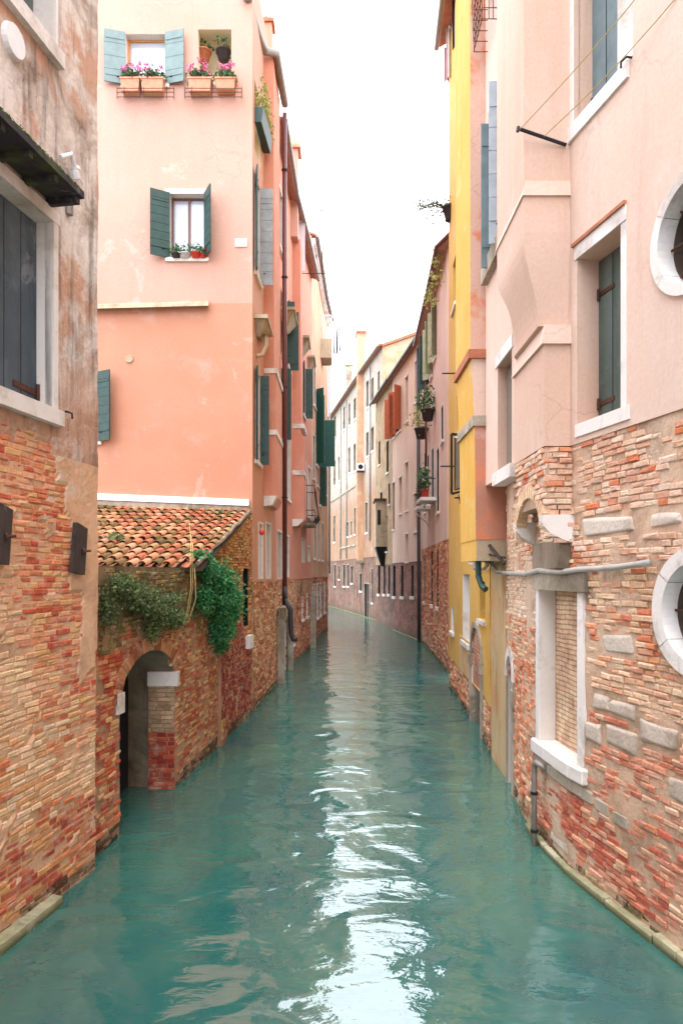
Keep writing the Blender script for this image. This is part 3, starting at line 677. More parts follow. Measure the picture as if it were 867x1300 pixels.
# flashing band against the salmon house, mortar strip under it
f = MB(); f.hexa([P3(100,640,18.25), P3(317,650,18.25), P3(317,650,18.1), P3(100,640,18.1), P3(100,629,18.25), P3(317,639,18.25), P3(317,639,18.17), P3(100,629,18.17)]); f.build('mortar_strip', M['grey_plaster'], L2.o)
# tiled roof: curved clay tiles in overlapping courses running down to the eave
def tiled_roof():
    mb = MB(); rr = random.Random(9)
    nrow = 14; ln = math.hypot(RD1-RD0, RZ1-RZ0); ex = ln/nrow
    def verge(y): return -2.50+.13*(y-RD0)/6.0
    def topz(x, y): return rz(y)+.10*max(0, (-2.4-x))/4.0*((y-RD0)/6)
    def tile(x, k, up, r):
        y0 = RD0-.16+k*(RD1-RD0)/nrow; y1 = y0+(RD1-RD0)/nrow*1.22
        wob = rr.uniform(-.012, .012); n = 7; b = len(mb.v)
        if rr.random() < .55: col = jitc(pick(rr, (196,132,104), (186,118,90), (204,148,120), (176,106,82), (208,162,138)), rr, .12)
        else: col = jitc(pick(rr, (142,112,78), (120,100,64), (168,136,98), (108,92,58), (184,150,118)), rr, .15)
        rot = rr.uniform(-.03, .03)
        for (y, rad, lift) in ((y0, r, .035+rr.uniform(0, .012)), (y1, r*.80, .0)):
            for t in (0, .014):
                for i in range(n):
                    a = PI*i/(n-1); rd = rad-t
                    xx = x+wob+(rot*(y-y0))+math.cos(a)*rd*(1 if up else 1); zz = topz(x, y)+lift+(math.sin(a)*rd*.85 if up else -math.sin(a)*rd*.55)
                    mb.v.append(Vector((xx, y, zz))); mb.c.append(col)
        def q(*f): mb.f.append(tuple(b+i for i in f)); mb.mi.append(0); mb.uv.append(None)
        for i in range(n-1):
            q(i, i+1, 2*n+i+1, 2*n+i); q(n+i, 3*n+i, 3*n+i+1, n+i+1); q(i, n+i, n+i+1, i+1)
    pit = .215
    for k in range(nrow):
        yv = RD0+k*(RD1-RD0)/nrow; x = verge(yv)-.08-( .0 if k > 1 else .28*(2-k))
        x = verge(RD0+3)-.06
        i = 0
        while x > -8.0:
            xx = x+(.10*(yv-RD0)/6-.05)
            if not (k == 0 and i < 2) and not (k == 1 and i < 1):
                tile(xx, k, True, .084)
            tile(xx-pit/2, k, False, .080); x -= pit*rr.uniform(.97, 1.03); i += 1
    return mb.build('roof', M['tile'], L2.o, True)
tiled_roof()
f = MB()   # roof deck below the tiles
f.hexa([Vector((-8,RD0-.05,RZ0-.16)), Vector((-2.46,RD0+.25,RZ0-.10)), Vector((-2.36,RD1,RZ1-.14)), Vector((-8,RD1,RZ1-.14)), Vector((-8,RD0-.05,RZ0-.07)), Vector((-2.46,RD0+.25,RZ0-.02)), Vector((-2.36,RD1,RZ1-.06)), Vector((-8,RD1,RZ1-.06))]); f.build('roof_deck', M['oldwood'], L2.o)
f = MB(); f.hexa([Vector((-8,8.8,3.45)), Vector((-3.1,8.8,3.45)), Vector((-2.9,12.2,3.45)), Vector((-8,12.2,3.45)), Vector((-8,8.8,3.68)), Vector((-3.12,8.8,3.68)), Vector((-2.92,12.2,3.69)), Vector((-8,12.2,3.69))]); f.build('flat_coping', M['mossy_plaster'], L2.o)
f = MB(); rr = random.Random(3); pts = [Vector((-2.5+.14*t+rr.uniform(-.02,.02), RD0+.15+(RD1-RD0-.2)*t, rz(RD0+.15+(RD1-RD0-.2)*t)+.0+rr.uniform(-.02,.02))) for t in [i/14 for i in range(15)]]; f.tube(pts, .045, 6); f.build('verge_mortar', M['grey_plaster'], L2.o)
# ---------------- L3: salmon corner house
p3 = Path([(-10,18.3), (-2.31,18.3), (-2.14,22.5)], 1)
L3 = House('salmon_corner_house', 'salmon pink corner house on the left with teal and dark green shutters', 'house', p3)
w = L3.win_px(160, 211, 44, 108, depth=.25, pane='glass_pale', frame='orangewood', mull=0, bars=0, sill=.05, shut=dict(m='green_teal', ang=(14, 14), w=.52, boards=4))
L3.ops[-1]['rev'] = 2
# loggia opening with hanging pots
sA, dA = p3.hit(252); sB, dB = p3.hit(294); zT, zB = zat(38, 18.3), zat(108, 18.3)
L3.ops.append(op(sA, sB, zB, zT, .75, 3, 3))
L3.win_px(216, 261, 247, 328, depth=.25, pane='glass_pale', frame='brownwood', mull=1, bars=0, sill=.05, head=.12, shut=dict(m='green_dark', ang=(28, 62), w=.5, boards=8))
L3.win_px(100, 125, 474, 560, depth=.25, pane='glass', frame='brownwood', mull=0, bars=0, sill=.05, shut=dict(m='green_dark', ang=(20, 30), w=.46, boards=8, sides=(1,)))
SS = p3.S[1]
def sidewin(Hs, u0, u1, vt, vb, smin=SS, **k):
    a, d0 = Hs.path.hit(u0, smin); b, d1 = Hs.path.hit(u1, smin); a, b = min(a,b), max(a,b); d = (d0+d1)/2
    return Hs.win(a, b, zat(vb, d), zat(vt, d), **k)
d_ = 19.3
zz = lambda v, d=d_: zat(v, d)
def sd(y): return SS+(y-18.3)*1.0008
L3.win(sd(18.65), sd(19.5), zz(352, 19), zz(228, 19), depth=.22, pane='glass', mull=0, bars=0, shut=dict(m=('green_dark','grey_shut'), ang=(14, 84), w=.34, boards=9), sill=.05)
L3.win(sd(18.7), sd(19.5), zz(586, 19), zz(472, 19), depth=.22, pane='glass', mull=0, bars=0, shut=dict(m='green_dark', ang=(16, 84), w=.24, boards=9), sill=.05)
L3.ops.append(op(sd(18.6), sd(19.6), zz(205, 19.2), zz(120, 19.2), .5, 3, 3))
for (ya, yb) in ((19.25, 19.95), (20.6, 21.5)): L3.win(sd(ya), sd(yb), zz(735, ya), zz(664, ya), depth=.24, pane='glass_mid', frame='tanwood', sill=0, sur=.05, surm='reveal', mull=0, bars=0)
wall('brick_base', L3.o, [M['bs_left'], M['dark'], M['reveal']], p3, -.5, 3.38, L3.ops, -.01, .45, .5, .5, None, SS-.2)
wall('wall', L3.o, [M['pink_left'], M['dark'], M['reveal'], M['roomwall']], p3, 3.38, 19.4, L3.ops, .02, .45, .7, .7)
# ledge, round vent, white plaque, flashing
f = MB(); f.hexa([P3(110,392,18.3), P3(265,388,18.3), P3(265,388,18.08), P3(110,392,18.08), P3(110,386,18.3), P3(265,382,18.3), P3(265,383,18.14), P3(110,387,18.14)]); f.build('ledge', M['concrete'], L3.o)
s, d = p3.hit(165); f = MB(); disc(f, p3, s, zat(456, d), .11, .02, .05); f.build('round_vent', M['concrete'], L3.o)
f = MB(); sA_, d = p3.hit(299); sB_, _ = p3.hit(314); wbox(f, p3, sA_, sB_, zat(314, d), zat(304, d), .015, .05); f.build('stone_plaque', M['stone'], L3.o)
f = MB(); f.hexa([P3(100,633.5,18.28), P3(316,642,18.28), P3(316,642,18.12), P3(100,633.5,18.12), P3(100,625.5,18.28), P3(316,634,18.28), P3(316,635,18.16), P3(100,626.5,18.16)]); f.build('roof_flashing', M['whitemetal'], L3.o)
# chimney bay on the canal side
def bay_rings(x0, xo, y0, y1, zs): return [(z, rect(xo_, x0, ya, yb) if 0 else [(x0, ya), (xo_, ya), (xo_, yb), (x0, yb)]) for z, xo_, ya, yb in zs]
zc = zat(642, 20.3)
loft('chimney_bay', L3.o, [M['salmon']], bay_rings(-2.4, 0, 0, 0, [(zc+.05, -2.0, 20.3, 22.3), (zc+.3, -1.87, 20.3, 22.3), (9.2, -1.87, 20.3, 22.3), (9.5, -1.93, 20.3, 22.3), (18.5, -1.94, 20.3, 22.3)]))
f = MB(); f.hexa([Vector(q) for q in ((-2.3,20.24,zc-.02),(-1.98,20.24,zc+.02),(-1.98,20.6,zc+.02),(-2.3,20.6,zc-.02),(-2.3,20.24,zc+.28),(-1.84,20.24,zc+.28),(-1.84,20.6,zc+.28),(-2.3,20.6,zc+.28))]); f.build('corbel', M['stone'], L3.o)
for v, hgt in ((471, .28), (549, .28)):
    z = zat(v, 20.3); f = MB(); f.box((-2.09, 21.3, z), (.25,0,0), (0,1.04,0), (0,0,.07)); f.build('band', M['stone'], L3.o)
z = zat(412, 19); f = MB(); f.hexa([Vector(q) for q in ((-2.25,18.9,z-.35),(-2.15,18.9,z-.35),(-2.15,19.4,z-.35),(-2.2,19.4,z-.35),(-2.3,18.6,z),(-1.98,18.6,z),(-1.95,19.9,z),(-2.25,19.9,z))]); f.box((-2.12,19.25,z+.05), (.2,0,0), (0,.75,0), (0,0,.05)); f.build('corbel', M['concrete'], L3.o)
z = zat(440, 19.2); f = MB(); f.tube([(-2.28,18.9,z-.35), (-2.12,19.0,z-.28), (-2.02,19.05,z+.0), (-2.02,19.05,z+.25)], .06, 10); f.tube([(-2.02,19.05,z+.25), (-2.02,19.05,z+.30)], [.19,.02], 12); f.build('stove_pipe', M['beigepipe'], L3.o)
f = MB(); f.tube([(-2.42,18.1,18.42), (-2.36,19.0,18.42), (-2.2,20.1,18.42), (-1.86,20.2,18.42), (-1.78,22.4,18.42)], .12, 12); f.build('gutter', M['zinc'], L3.o)
f = MB(); f.hexa([Vector(q) for q in ((-10,18.2,19.42),(-2.45,18.2,19.42),(-2.2,22.5,19.42),(-10,22.5,19.42),(-10,19,20.5),(-4.5,19.2,20.6),(-4.5,22,20.6),(-10,22,20.5))]); f.build('roof', M['cap'], L3.o)
def chimney(parent, u0, u1, vt, vb, d, capw=1.35, mat='pink_left', caph=.5, dep=None):
    a, b = P3(u0, vb, d), P3(u1, vt, d); wd = b.x-a.x; dep = dep or wd; cx, cy = (a.x+b.x)/2, d+dep/2
    f = MB(); f.box((cx, cy, (a.z+b.z)/2), (wd/2,0,0), (0,dep/2,0), (0,0,(b.z-a.z)/2)); c = f.build('chimney', M[mat], parent)
    f = MB(); w2 = wd/2*capw; d2 = dep/2*capw; z = b.z
    f.box((cx, cy, z+.05), (w2,0,0), (0,d2,0), (0,0,.06))
    if caph > .2:
        q = [(cx-w2,cy-d2), (cx+w2,cy-d2), (cx+w2,cy+d2), (cx-w2,cy+d2)]
        for i in range(4): f.face([Vector((*q[i], z+.11)), Vector((*q[(i+1)%4], z+.11)), Vector((cx, cy, z+.11+caph))])
        f.tube([(cx,cy,z+caph), (cx,cy,z+caph+.16)], [.09,.03], 8)
    f.build('chimney_cap', M['cap'] if mat != 'pink_left' else M['terracotta_pale'], c); return c
chimney(L3.o, 328, 345, 28, 110, 24.2, 1.35, 'salmon', .25)
# brown downpipe between the two salmon houses
z0 = zat(768, 22.6); pipe(L3.o, [(-1.80,22.5,18.2), (-1.80,22.5,z0+.6)], .075, 'copper', brackets=[(-1.80,22.5,z) for z in (6,9.5,13,16.4)])
pipe(L3.o, [(-1.80,22.5,z0+.6), (-1.80,22.5,z0), (-1.80,22.5,2.8), (-1.62,22.5,2.45), (-1.60,22.5,1.7), (-1.52,22.5,1.5), (-1.40,22.5,1.52)], .085, 'copper_dark', 'drainpipe_foot')
f = MB(); s = thing('float_lamp', (-2.05,19.2,5), 'small orange red buoy hanging on the salmon wall above the outbuilding roof', 'buoy'); z = zat(676, 19)
f.lathe((-2.12,18.9,z), [(0,-.09),(.06,-.05),(.08,0),(.06,.05),(.02,.09),(0,.10)], 12); f.build('float', M['redpot'], s, True); f = MB(); f.tube([(-2.12,18.9,z+.12), (-2.2,18.9,z+.3)], .01, 5); f.build('cord', M['straw'], s)
s.name = 'buoy'
# ---------------- L3b: second salmon house
p3b = Path([(-2.14,22.52), (-2.03,27), (-1.77,30.2), (-1.49,34.8)], 1)
L4 = House('salmon_row_house', 'taller salmon house further along the left bank behind the brown drainpipe', 'house', p3b)
def pw(Hs, u0, u1, vt, vb, **k):
    try: Hs.win_px(u0, u1, vt, vb, **k)
    except ValueError: print('skip', u0, u1)
tr = dict(depth=.25, pane='glass_mid', frame='tanwood', sill=0, sur=.06, surm='reveal', mull=0, bars=0)
def yw(Hs, y0, y1, z0, z1, **k):
    P = Hs.path
    def f(y):
        for i in range(len(P.p)-1):
            a, b = P.p[i], P.p[i+1]
            if min(a.y,b.y)-1e-6 <= y <= max(a.y,b.y)+1e-6 and abs(a.y-b.y) > 1e-6: return P.S[i]+(y-a.y)/(b.y-a.y)*(b-a).length
        raise ValueError('y %s' % y)
    a, b = f(y0), f(y1); return Hs.win(a, b, z0, z1, **k)
for y0, y1, vt, vb in ((23.2,24.5,674,735), (25.8,27,680,733), (30.7,31.8,684,714), (33,34,694,713)): yw(L4, y0, y1, zat(vb, y0), zat(vt, y0), **tr)
wd = dict(depth=.22, pane='glass', mull=0, bars=0, sill=.06)
for y0, y1, zb, zt, m, an in ((23.3,24.3,8.2,10.6,'green_dark',(14,80)), (24.6,25.6,11.2,13.4,'green_dark',(12,78)), (26.3,27.2,11.4,13.6,'green_dark',(15,82)), (31.0,32.0,10.6,12.8,'green_dark',(15,80)), (23.6,24.6,14.6,16.6,None,0)):
    yw(L4, y0, y1, zb, zt, shut=dict(m=m, ang=an, w=.34, boards=9) if m else None, sur=0 if m else .1, **wd)
for y0, y1 in ((24.7,25.7), (26.2,27.3)): yw(L4, y0, y1, 6.4, 8.9, depth=.22, pane='glass_mid', sill=.06, sur=.09, surm='reveal', mull=0, bars=0)
yw(L4, 31.2, 32.2, 6.3, 8.6, sur=.1, **wd)
yw(L4, 33.2, 34.2, 6.3, 8.6, depth=.22, pane='glass', sill=.06, mull=0, bars=0, sur=.1)
# water gate and small openings in the brick base
yw(L4, 23.4, 26.4, -.4, 2.15, depth=.5, pane='room', frame='oldwood', sill=0, mull=1, bars=0); L4.ops[-1]['rev'] = 2
for y0, y1, zb, zt in ((27.4,28.2,.8,2.3), (30.8,31.5,1.6,2.6), (32.6,33.3,1.6,2.7)): yw(L4, y0, y1, zb, zt, depth=.3, pane='room', frame='oldwood', sill=.05, mull=0, bars=0)
L4.build(3.37, 18.0, 'salmon', 'bs_left')
for q in ((-1.98,23.3,1.0), (-1.9,26.55,1.0)): f = MB(); f.box(q, (.1,0,0), (0,.13,0), (0,0,1.2)); f.build('gate_post', M['stone_old'], L4.o)
f = MB(); f.box((-1.92,24.9,2.32), (.12,0,0), (.0,1.85,0), (0,0,.16)); f.build('gate_lintel', M['grey_plaster'], L4.o)
zc = zat(668, 28); loft('chimney_bay', L4.o, [M['salmon']], bay_rings(-2.1,0,0,0,[(zc+.05,-1.65,28,29.6),(zc+.3,-1.48,28,29.6),(zat(556,28),-1.48,28,29.6),(zat(548,28),-1.60,28,29.6),(16.8,-1.62,28,29.6)]))
f = MB(); f.hexa([Vector(q) for q in ((-2.0,27.94,zc-.02),(-1.72,27.94,zc+.02),(-1.72,28.3,zc+.02),(-2.0,28.3,zc-.02),(-2.0,27.94,zc+.28),(-1.45,27.94,zc+.28),(-1.45,28.3,zc+.28),(-2.0,28.3,zc+.28))]); f.build('corbel', M['stone'], L4.o)
for v in (541, 600): f = MB(); f.box((-1.75, 28.8, zat(v, 28)), (.30,0,0), (0,.83,0), (0,0,.09)); f.build('band', M['stone'], L4.o)
roof(L4.o, p3b, 18.0, 4, 1.4, .3, 'cap')
chimney(L4.o, 357, 378, 188, 300, 27.5, 1.35, 'pink_left', .6)
for y, z in ((24.3, zat(395, 24.3)), (29.9, zat(430, 29.9)), (33.0, zat(455, 33))):
    f = MB(); x = -1.95+(y-24)*.04; f.hexa([Vector(q) for q in ((x-.1,y+.2,z-.5),(x+.05,y+.2,z-.5),(x+.05,y+.9,z-.5),(x-.1,y+.9,z-.5),(x-.2,y-.1,z),(x+.32,y-.1,z),(x+.32,y+1.4,z),(x-.2,y+1.4,z))]); f.box((x+.08,y+.65,z+.05), (.28,0,0), (0,.8,0), (0,0,.05)); f.build('corbel', M['concrete'], L4.o)
# ogee niche with white stone pillar
f = MB(); f.box((-1.38,34.6,1.0), (.14,0,0), (0,.16,0), (0,0,1.55)); f.box((-1.36,34.6,2.62), (.2,0,0), (0,.22,0), (0,0,.10)); f.build('stone_pillar', M['stone_old'], L4.o)
# iron balcony
b = MB()
bx, by0, by1, bz = -1.66, 29.9, 32.6, zat(664, 30.5)
for i in range(12):
    y = by0+(by1-by0)*i/11; b.tube([(bx+.45,y,bz), (bx+.68,y,bz+.3), (bx+.58,y,bz+.75), (bx+.5,y,bz+1.55)], .012, 4)
for i in range(6):
    x = bx+.02+.1*i
    b.tube([(x,by0,bz), (x,by0-.15,bz+.3), (x,by0-.05,bz+.75), (x,by0,bz+1.55)], .012, 4)
for z in (0, .5, 1.55): b.tube([(bx,by0,bz+z), (bx+.5,by0,bz+z), (bx+.5,by1,bz+z), (bx,by1,bz+z)], .02, 5)
bal = b.build('balcony_railing', M['iron'], L4.o)
f = MB(); f.box((bx+.22,(by0+by1)/2,bz-.05), (.3,0,0), (0,1.15,0), (0,0,.05)); f.build('balcony_floor', M['stone_old'], bal)
# roof terrace laundry panel and metal frame
f = MB(); f.box(P3(378,307,29.0), (.30,0,0), (0,.02,0), (0,0,1.2)); t = f.build('laundry_sheet', M['laundry']); tag(t, 'white sheet hanging from the metal frame high on the left facade', 'sheet')
f = MB(); z = zat(268, 29); f.tube([(-2.0,29,z), (-.78,29,z), (-.78,29,z-2.6)], .025, 5); f.tube([(-.9,29,z+.02), (-.62,29,z+.02)], .02, 5); f.tube([(-2.0,29,z-2.55), (-.55,29,z-2.55)], .018, 5); f.build('terrace_frame', M['rust'], L4.o)
# ---------------- L4: tan house closing the left side
p4 = Path([(-1.49,34.82), (-1.38,37.2), (-1.16,42.6), (-.9,46.3), (-6,47.6)], 1)
L5 = House('tan_house', 'tan orange house with dentil cornice where the left bank turns away', 'house', p4)
for y0, y1, zb, zt in ((35.8,36.8,1.2,3.0), (38,39,1.2,3.0), (40.4,41.4,1.2,3), (43.4,44.3,1.2,3), (36.2,37.1,4.4,6.6), (39,40,4.4,6.6), (42,43,4.4,6.6), (35.6,36.5,8.4,10.6), (38.4,39.4,8.4,10.6), (41.2,42.2,12.2,14.4), (36,37,12.2,14.4), (44.4,45.4,8.6,10.9)):
    yw(L5, y0, y1, zb, zt, depth=.22, pane='glass', sill=.06, sur=.08, surm='reveal', mull=0, bars=0, shut=None)
yw(L5, 37.6, 38.6, zat(590, 38), zat(478, 38)-.8, depth=.22, pane='glass', sill=.06, mull=0, bars=0, shut=dict(m='green_bright', ang=(50,40), w=.5, boards=9))
yw(L5, 44.0, 45.0, zat(592, 44), zat(534, 44), depth=.22, pane='glass', sill=.08, mull=0, bars=0, shut=dict(m='green_bright', ang=(88,88), w=.62, boards=1, sides=(-1,)))
yw(L5, 40.2, 41.2, zat(642, 41), zat(592, 41), depth=.22, pane='glass', sill=.08, mull=0, bars=0, shut=dict(m='green_dark', ang=(80,80), w=.32, boards=6))
L5.build(3.4, 20.2, 'tan_left', 'bs_red', revm='grey_plaster')
roof(L5.o, p4, 20.2, 4, 1.4, .25, 'cap', s1=p4.S[3])
f = MB()
for i in range(48):
    s = .1+i*.24
    if s < p4.S[3]: wbox(f, p4, s, s+.11, 19.85, 20.12, .0, .2)
wbox(f, p4, 0, p4.S[3], 19.7, 19.84, 0, .1); f.build('dentil_cornice', M['stone'], L5.o)
pipe(L5.o, [(-.78,46.0,19.5), (-.78,46.0,3.6)], .07, 'pvc')
# high balcony with washing
d = 41.0; f = MB(); a = P3(401,454,d); bq = P3(421,430,d); f.box(((a.x+bq.x)/2, d+.8, (a.z+bq.z)/2), ((bq.x-a.x)/2,0,0), (0,.8,0), (0,0,(bq.z-a.z)/2)); bal = f.build('balcony', M['concrete'], L5.o)
f = MB(); zt = zat(400, d)
for i in range(7): x = a.x+.2+(bq.x-a.x-.25)*i/6; f.tube([(x,d+.02,bq.z), (x,d+.02,zt)], .018, 4)
for i in range(8): y = d+.02+1.55*i/7; f.tube([(bq.x,y,bq.z), (bq.x,y,zt)], .018, 4)
f.tube([(a.x,d+.02,zt), (bq.x,d+.02,zt), (bq.x,d+1.6,zt)], .03, 5); f.build('railing', M['whitemetal'], bal)
for i, (dx, c, lab) in enumerate(((.12,'laundry','white towel nearest the balcony rail on the left bank'), (.26,'bluegrey','bluish cloth hanging outside the high left balcony'), (.40,'laundry','pale cloth outermost on the line of the high left balcony'))):
    f = MB(); n = 6
    for k in range(n):
        y0_, y1_ = d+.1+k*.2, d+.1+(k+1)*.2; w0, w1 = .03*math.sin(k*1.3), .03*math.sin((k+1)*1.3); x = bq.x+dx
        for (xo) in (0, .012): f.face([Vector((x+xo+w0,y0_,zt-.1)), Vector((x+xo+w1,y1_,zt-.1)), Vector((x+xo+w1*2+dx*.2,y1_,zt-1.9)), Vector((x+xo+w0*2+dx*.2,y0_,zt-1.9+.1*math.sin(k)))])
    tag(f.build('cloth', M[c]), lab, 'laundry', 'washing on the high left balcony')
# ================================================================== RIGHT BANK
# ---------------- R1: near pink house over bare brick
rl = Path([(6.4,-30),(6.1,-7), (3.157,6.56), (2.757,8.4), (2.69,9.2), (2.66,9.8), (2.74,10.84), (2.80,11.5), (2.87,12.3)], -1)
ru = Path([(6.4,-30),(6.1,-7), (3.157,6.56), (2.757,8.4), (2.70,9.2), (2.53,9.85), (2.53,12.32)], -1)
R1 = House('pink_brick_house', 'near pale pink house on the right above rough brick, with a stepped chimney bay', 'house', rl)
RU = R1.__class__.__new__(House); RU.o = R1.o; RU.path = ru; RU.ops = []
ZS = 5.12
# lower: blind window with stone frame, porthole, water door
sA, dA = rl.hit(735); sB, dB = rl.hit(686)
blind = op(sA+.0, sB, 1.36, 3.38, .20, 3, 2); R1.ops.append(blind)
sP = rl.hit(832)[0]; ocz = zat(777, 6.45); oc = round_op(sP-.61, ocz, .47, depth=.34, back=1, rev=4); R1.ops.append(oc)
sD0, sD1 = rl.S[7]+.08, rl.S[8]-.1; door = arch_op(sD0, sD1, -.4, zat(860, 12), .38, depth=.35, back=1, rev=2); R1.ops.append(door)
def dispR(s, z): return .045*fbm(s*1.1, z*1.3, 12)+.016*fbm(s*4, z*4, 14)
def patchR(s, z): return fbm(s*1.3, z*1.6, 31)
STN = [(740,806,655,680),(822,866,648,672),(766,806,805,830),(750,774,880,904),(774,806,888,914),(742,765,918,944),(770,808,925,954),(812,862,918,950),(845,869,985,1020),(700,722,1060,1078)]
stones = []
for (u0, u1, v0, v1) in STN:
    a, d0 = rl.hit(u1); b, d1 = rl.hit(u0); d = (d0+d1)/2; stones.append((min(a,b), max(a,b), zat(v1, d), zat(v0, d)))
def colR(s, z, rr):
    n = fbm(s*1.2, z*1.2, 41); r = rr.random()
    far = s > rl.S[3]+1.3
    if z < .20+.05*n: c = pick(rr, (98,84,56), (112,72,54), (86,78,50), (120,108,74))
    elif z < 1.0+.5*n and not far: c = pick(rr, (188,102,84), (198,118,98), (176,92,76), (208,142,120), (192,106,88), (216,164,140))
    elif z < 2.35+.8*n: c = pick(rr, (208,150,130), (216,170,150), (196,122,102), (224,188,168), (202,136,116), (204,128,104)) if not far else pick(rr, (216,136,104), (206,118,90), (226,168,136), (222,180,150), (200,130,96))
    elif z < 3.7+.5*n: c = pick(rr, (222,160,128), (214,142,112), (226,190,164), (230,204,180), (208,128,100), (218,182,158)) if (not far or z < 2.9) else pick(rr, (228,208,200), (222,194,182), (234,220,212))
    else: c = pick(rr, (224,196,184), (220,182,166), (230,210,202), (212,166,146), (220,190,172)) if r > .14 else pick(rr, (216,126,90), (206,134,104))
    k = max(0, min(.75, (fbm(s*.8, z*1.0, 61)-.05)*3)); c = tuple(c[i]*(1-k)+(234,208,188)[i]*k for i in range(3))
    return jitc(c, rr, .12)
avR = R1.ops+[op(a, b, c, d, .1) for a, b, c, d in stones]+[op(sA-.22, sB+.22, 1.12, 1.36, .1), op(sA-.14, sB+.14, 1.36, 3.66, .1)]
ring = round_op(sP-.61, ocz, .62, depth=.1); avR.append(ring)
wall('brick_base', R1.o, [M['mortar_right'], M['dark'], M['reveal'], M['bs_infill'], M['porthole_in']], rl, -.5, ZS, R1.ops, 0, .5, .09, .09, dispR, s0=33, s1=rl.L)
wall('brick_base', R1.o, [M['bs_rose'], M['dark'], M['reveal'], M['bs_infill']], rl, -.5, ZS, [], 0, .5, 1, 1, None, s0=0, s1=33)
bricks('brickwork', R1.o, rl, 34.6, rl.L-.02, -.35, ZS-.02, colR, lambda s, z: patchR(s, z) < .47, avR, .0, .011, .009, .067, (.13,.26), .055, seed=21, missing=.035)
f = MB(); rr = random.Random(5)
for a, b, c, d in stones:
    ps = []
    for n, k in ((-.03, 0), (.016+rr.uniform(0,.014), .03)):
        for (x, y) in ((a+k, c+k), (b-k, c+k), (b-k, d-k), (a+k, d-k)): ps.append(rl.at(x+rr.uniform(-.05,.05), y+rr.uniform(-.035,.035), n+rr.uniform(-.006,.006)))
    f = MB(); f.hexa(ps); o = f.build('rubble_stone', M['stone_rubble'], R1.o); bv = o.modifiers.new('bevel', 'BEVEL'); bv.width = .025; bv.segments = 3

f = MB(); rr = random.Random(6); s = 35.2      # pale footing course at the tide line
while s < rl.S[4]+.3:
    L = rr.uniform(.45, .9); h = rr.uniform(.07, .13); wbox(f, rl, s, s+L-.015, -.3, h, -.02, .07+rr.uniform(0,.02)); s += L
o = f.build('stone_footing', M['stone_alg'], R1.o); bv = o.modifiers.new('bevel', 'BEVEL'); bv.width = .015
f = MB(); wbox(f, rl, sA-.13, sA-.001, 1.36, 3.38, -.15, .03); f.build('stone_jamb', M['stone'], R1.o)
f = MB(); wbox(f, rl, sB+.001, sB+.12, 1.36, 3.38, -.15, .03); fr = f.build('stone_jamb', M['stone'], R1.o)
f = MB(); wbox(f, rl, sA-.20, sB+.20, 3.385, 3.63, -.1, .055); f.build('lintel', M['stone_old'], fr)
f = MB(); wbox(f, rl, sA-.2, (sA+sB)/2, 1.17, 1.355, -.1, .09); wbox(f, rl, (sA+sB)/2+.012, sB+.2, 1.17, 1.355, -.1, .08); o = f.build('sill', M['stone'], fr); bv = o.modifiers.new('bevel', 'BEVEL'); bv.width = .02
f = MB()
for i in range(3): wbox(f, rl, sA-.3-.33*i, sA-.31+.28-.33*i, .98-.03*i, 1.13-.03*i, -.03, .03)
wbox(f, rl, sA-.1, sB+.2, 1.0, 1.15, -.03, .045); o = f.build('stone_course', M['stone_old'], R1.o); bv = o.modifiers.new('bevel', 'BEVEL'); bv.width = .02
def ring_stone(Hs, P, sc, zc, r0, r1, n0, n1, mat='stone', parts=1, grille=True, k=40, name='porthole'):
    f = MB()
    def pt(r, a, n): return P.at(sc+r*math.cos(a), zc+r*math.sin(a), n)
    for i in range(k):
        a, b = 2*PI*i/k, 2*PI*(i+1)/k
        if i % 8 == 3: b -= .012
        f.face([pt(r0,a,n1), pt(r1,a,n1), pt(r1,b,n1), pt(r0,b,n1)]); f.face([pt(r1,a,n1), pt(r1,a,n0), pt(r1,b,n0), pt(r1,b,n1)]); f.face([pt(r0,a,n0), pt(r0,a,n1), pt(r0,b,n1), pt(r0,b,n0)])
    o = f.build(name, M[mat], Hs.o)
    if grille:
        g = MB(); n = -.09; q = r0*.96
        for sx in (-1, 1):
            g.tube([pt2 for pt2 in (P.at(sc+sx*q*.12+sx*q*.42*math.sin(PI*t/10)*1.0, zc-q*.8+q*1.6*t/10, n) for t in range(11))], .016, 5)
        g.tube([P.at(sc, zc-q, n), P.at(sc, zc+q, n)], .016, 5); g.tube([P.at(sc-q, zc, n), P.at(sc+q, zc, n)], .014, 5)
        for a in (PI/4, 3*PI/4): g.tube([P.at(sc-q*math.cos(a), zc-q*math.sin(a), n), P.at(sc+q*math.cos(a), zc+q*math.sin(a), n)], .012, 5)
        g.build('iron_grille', M['rust'], o)
    return o
ring_stone(R1, rl, sP-.61, ocz, .455, .60, -.12, .055, grille=True)
# arched water door stone frame, beam across it
f = MB(); wbox(f, rl, sD0-.16, sD0-.002, -.4, zat(860, 12), -.2, .04); wbox(f, rl, sD1+.002, rl.L, -.4, zat(860, 12), -.2, .03); wbox(f, rl, sD0-.2, sD0+.03, zat(870,12)-.28, zat(870,12)-.0, -.25, .06); o = f.build('door_frame', M['stone_old'], R1.o)
f = MB(); za_ = zat(860, 12); sc_, r_ = (sD0+sD1)/2, (sD1-sD0)/2
for i in range(14):
    a, b = PI*i/14, PI*(i+1)/14; g = lambda r, t, n: rl.at(sc_+r*math.cos(t), za_+(r/r_)*.38*math.sin(t), n)
    f.hexa([g(r_, a, -.1), g(r_+.13, a, -.1), g(r_+.13, b, -.1), g(r_, b, -.1), g(r_, a, .04), g(r_+.13, a, .04), g(r_+.13, b, .04), g(r_, b, .04)])
f.build('arch_ring', M['stone'], o)
f = MB(); wbox(f, rl, sD0, sD1, za_-.35, za_-.28, -.12, -.05, z0b=za_-.15, z1b=za_-.08); f.build('crossbeam', M['rust'], R1.o)
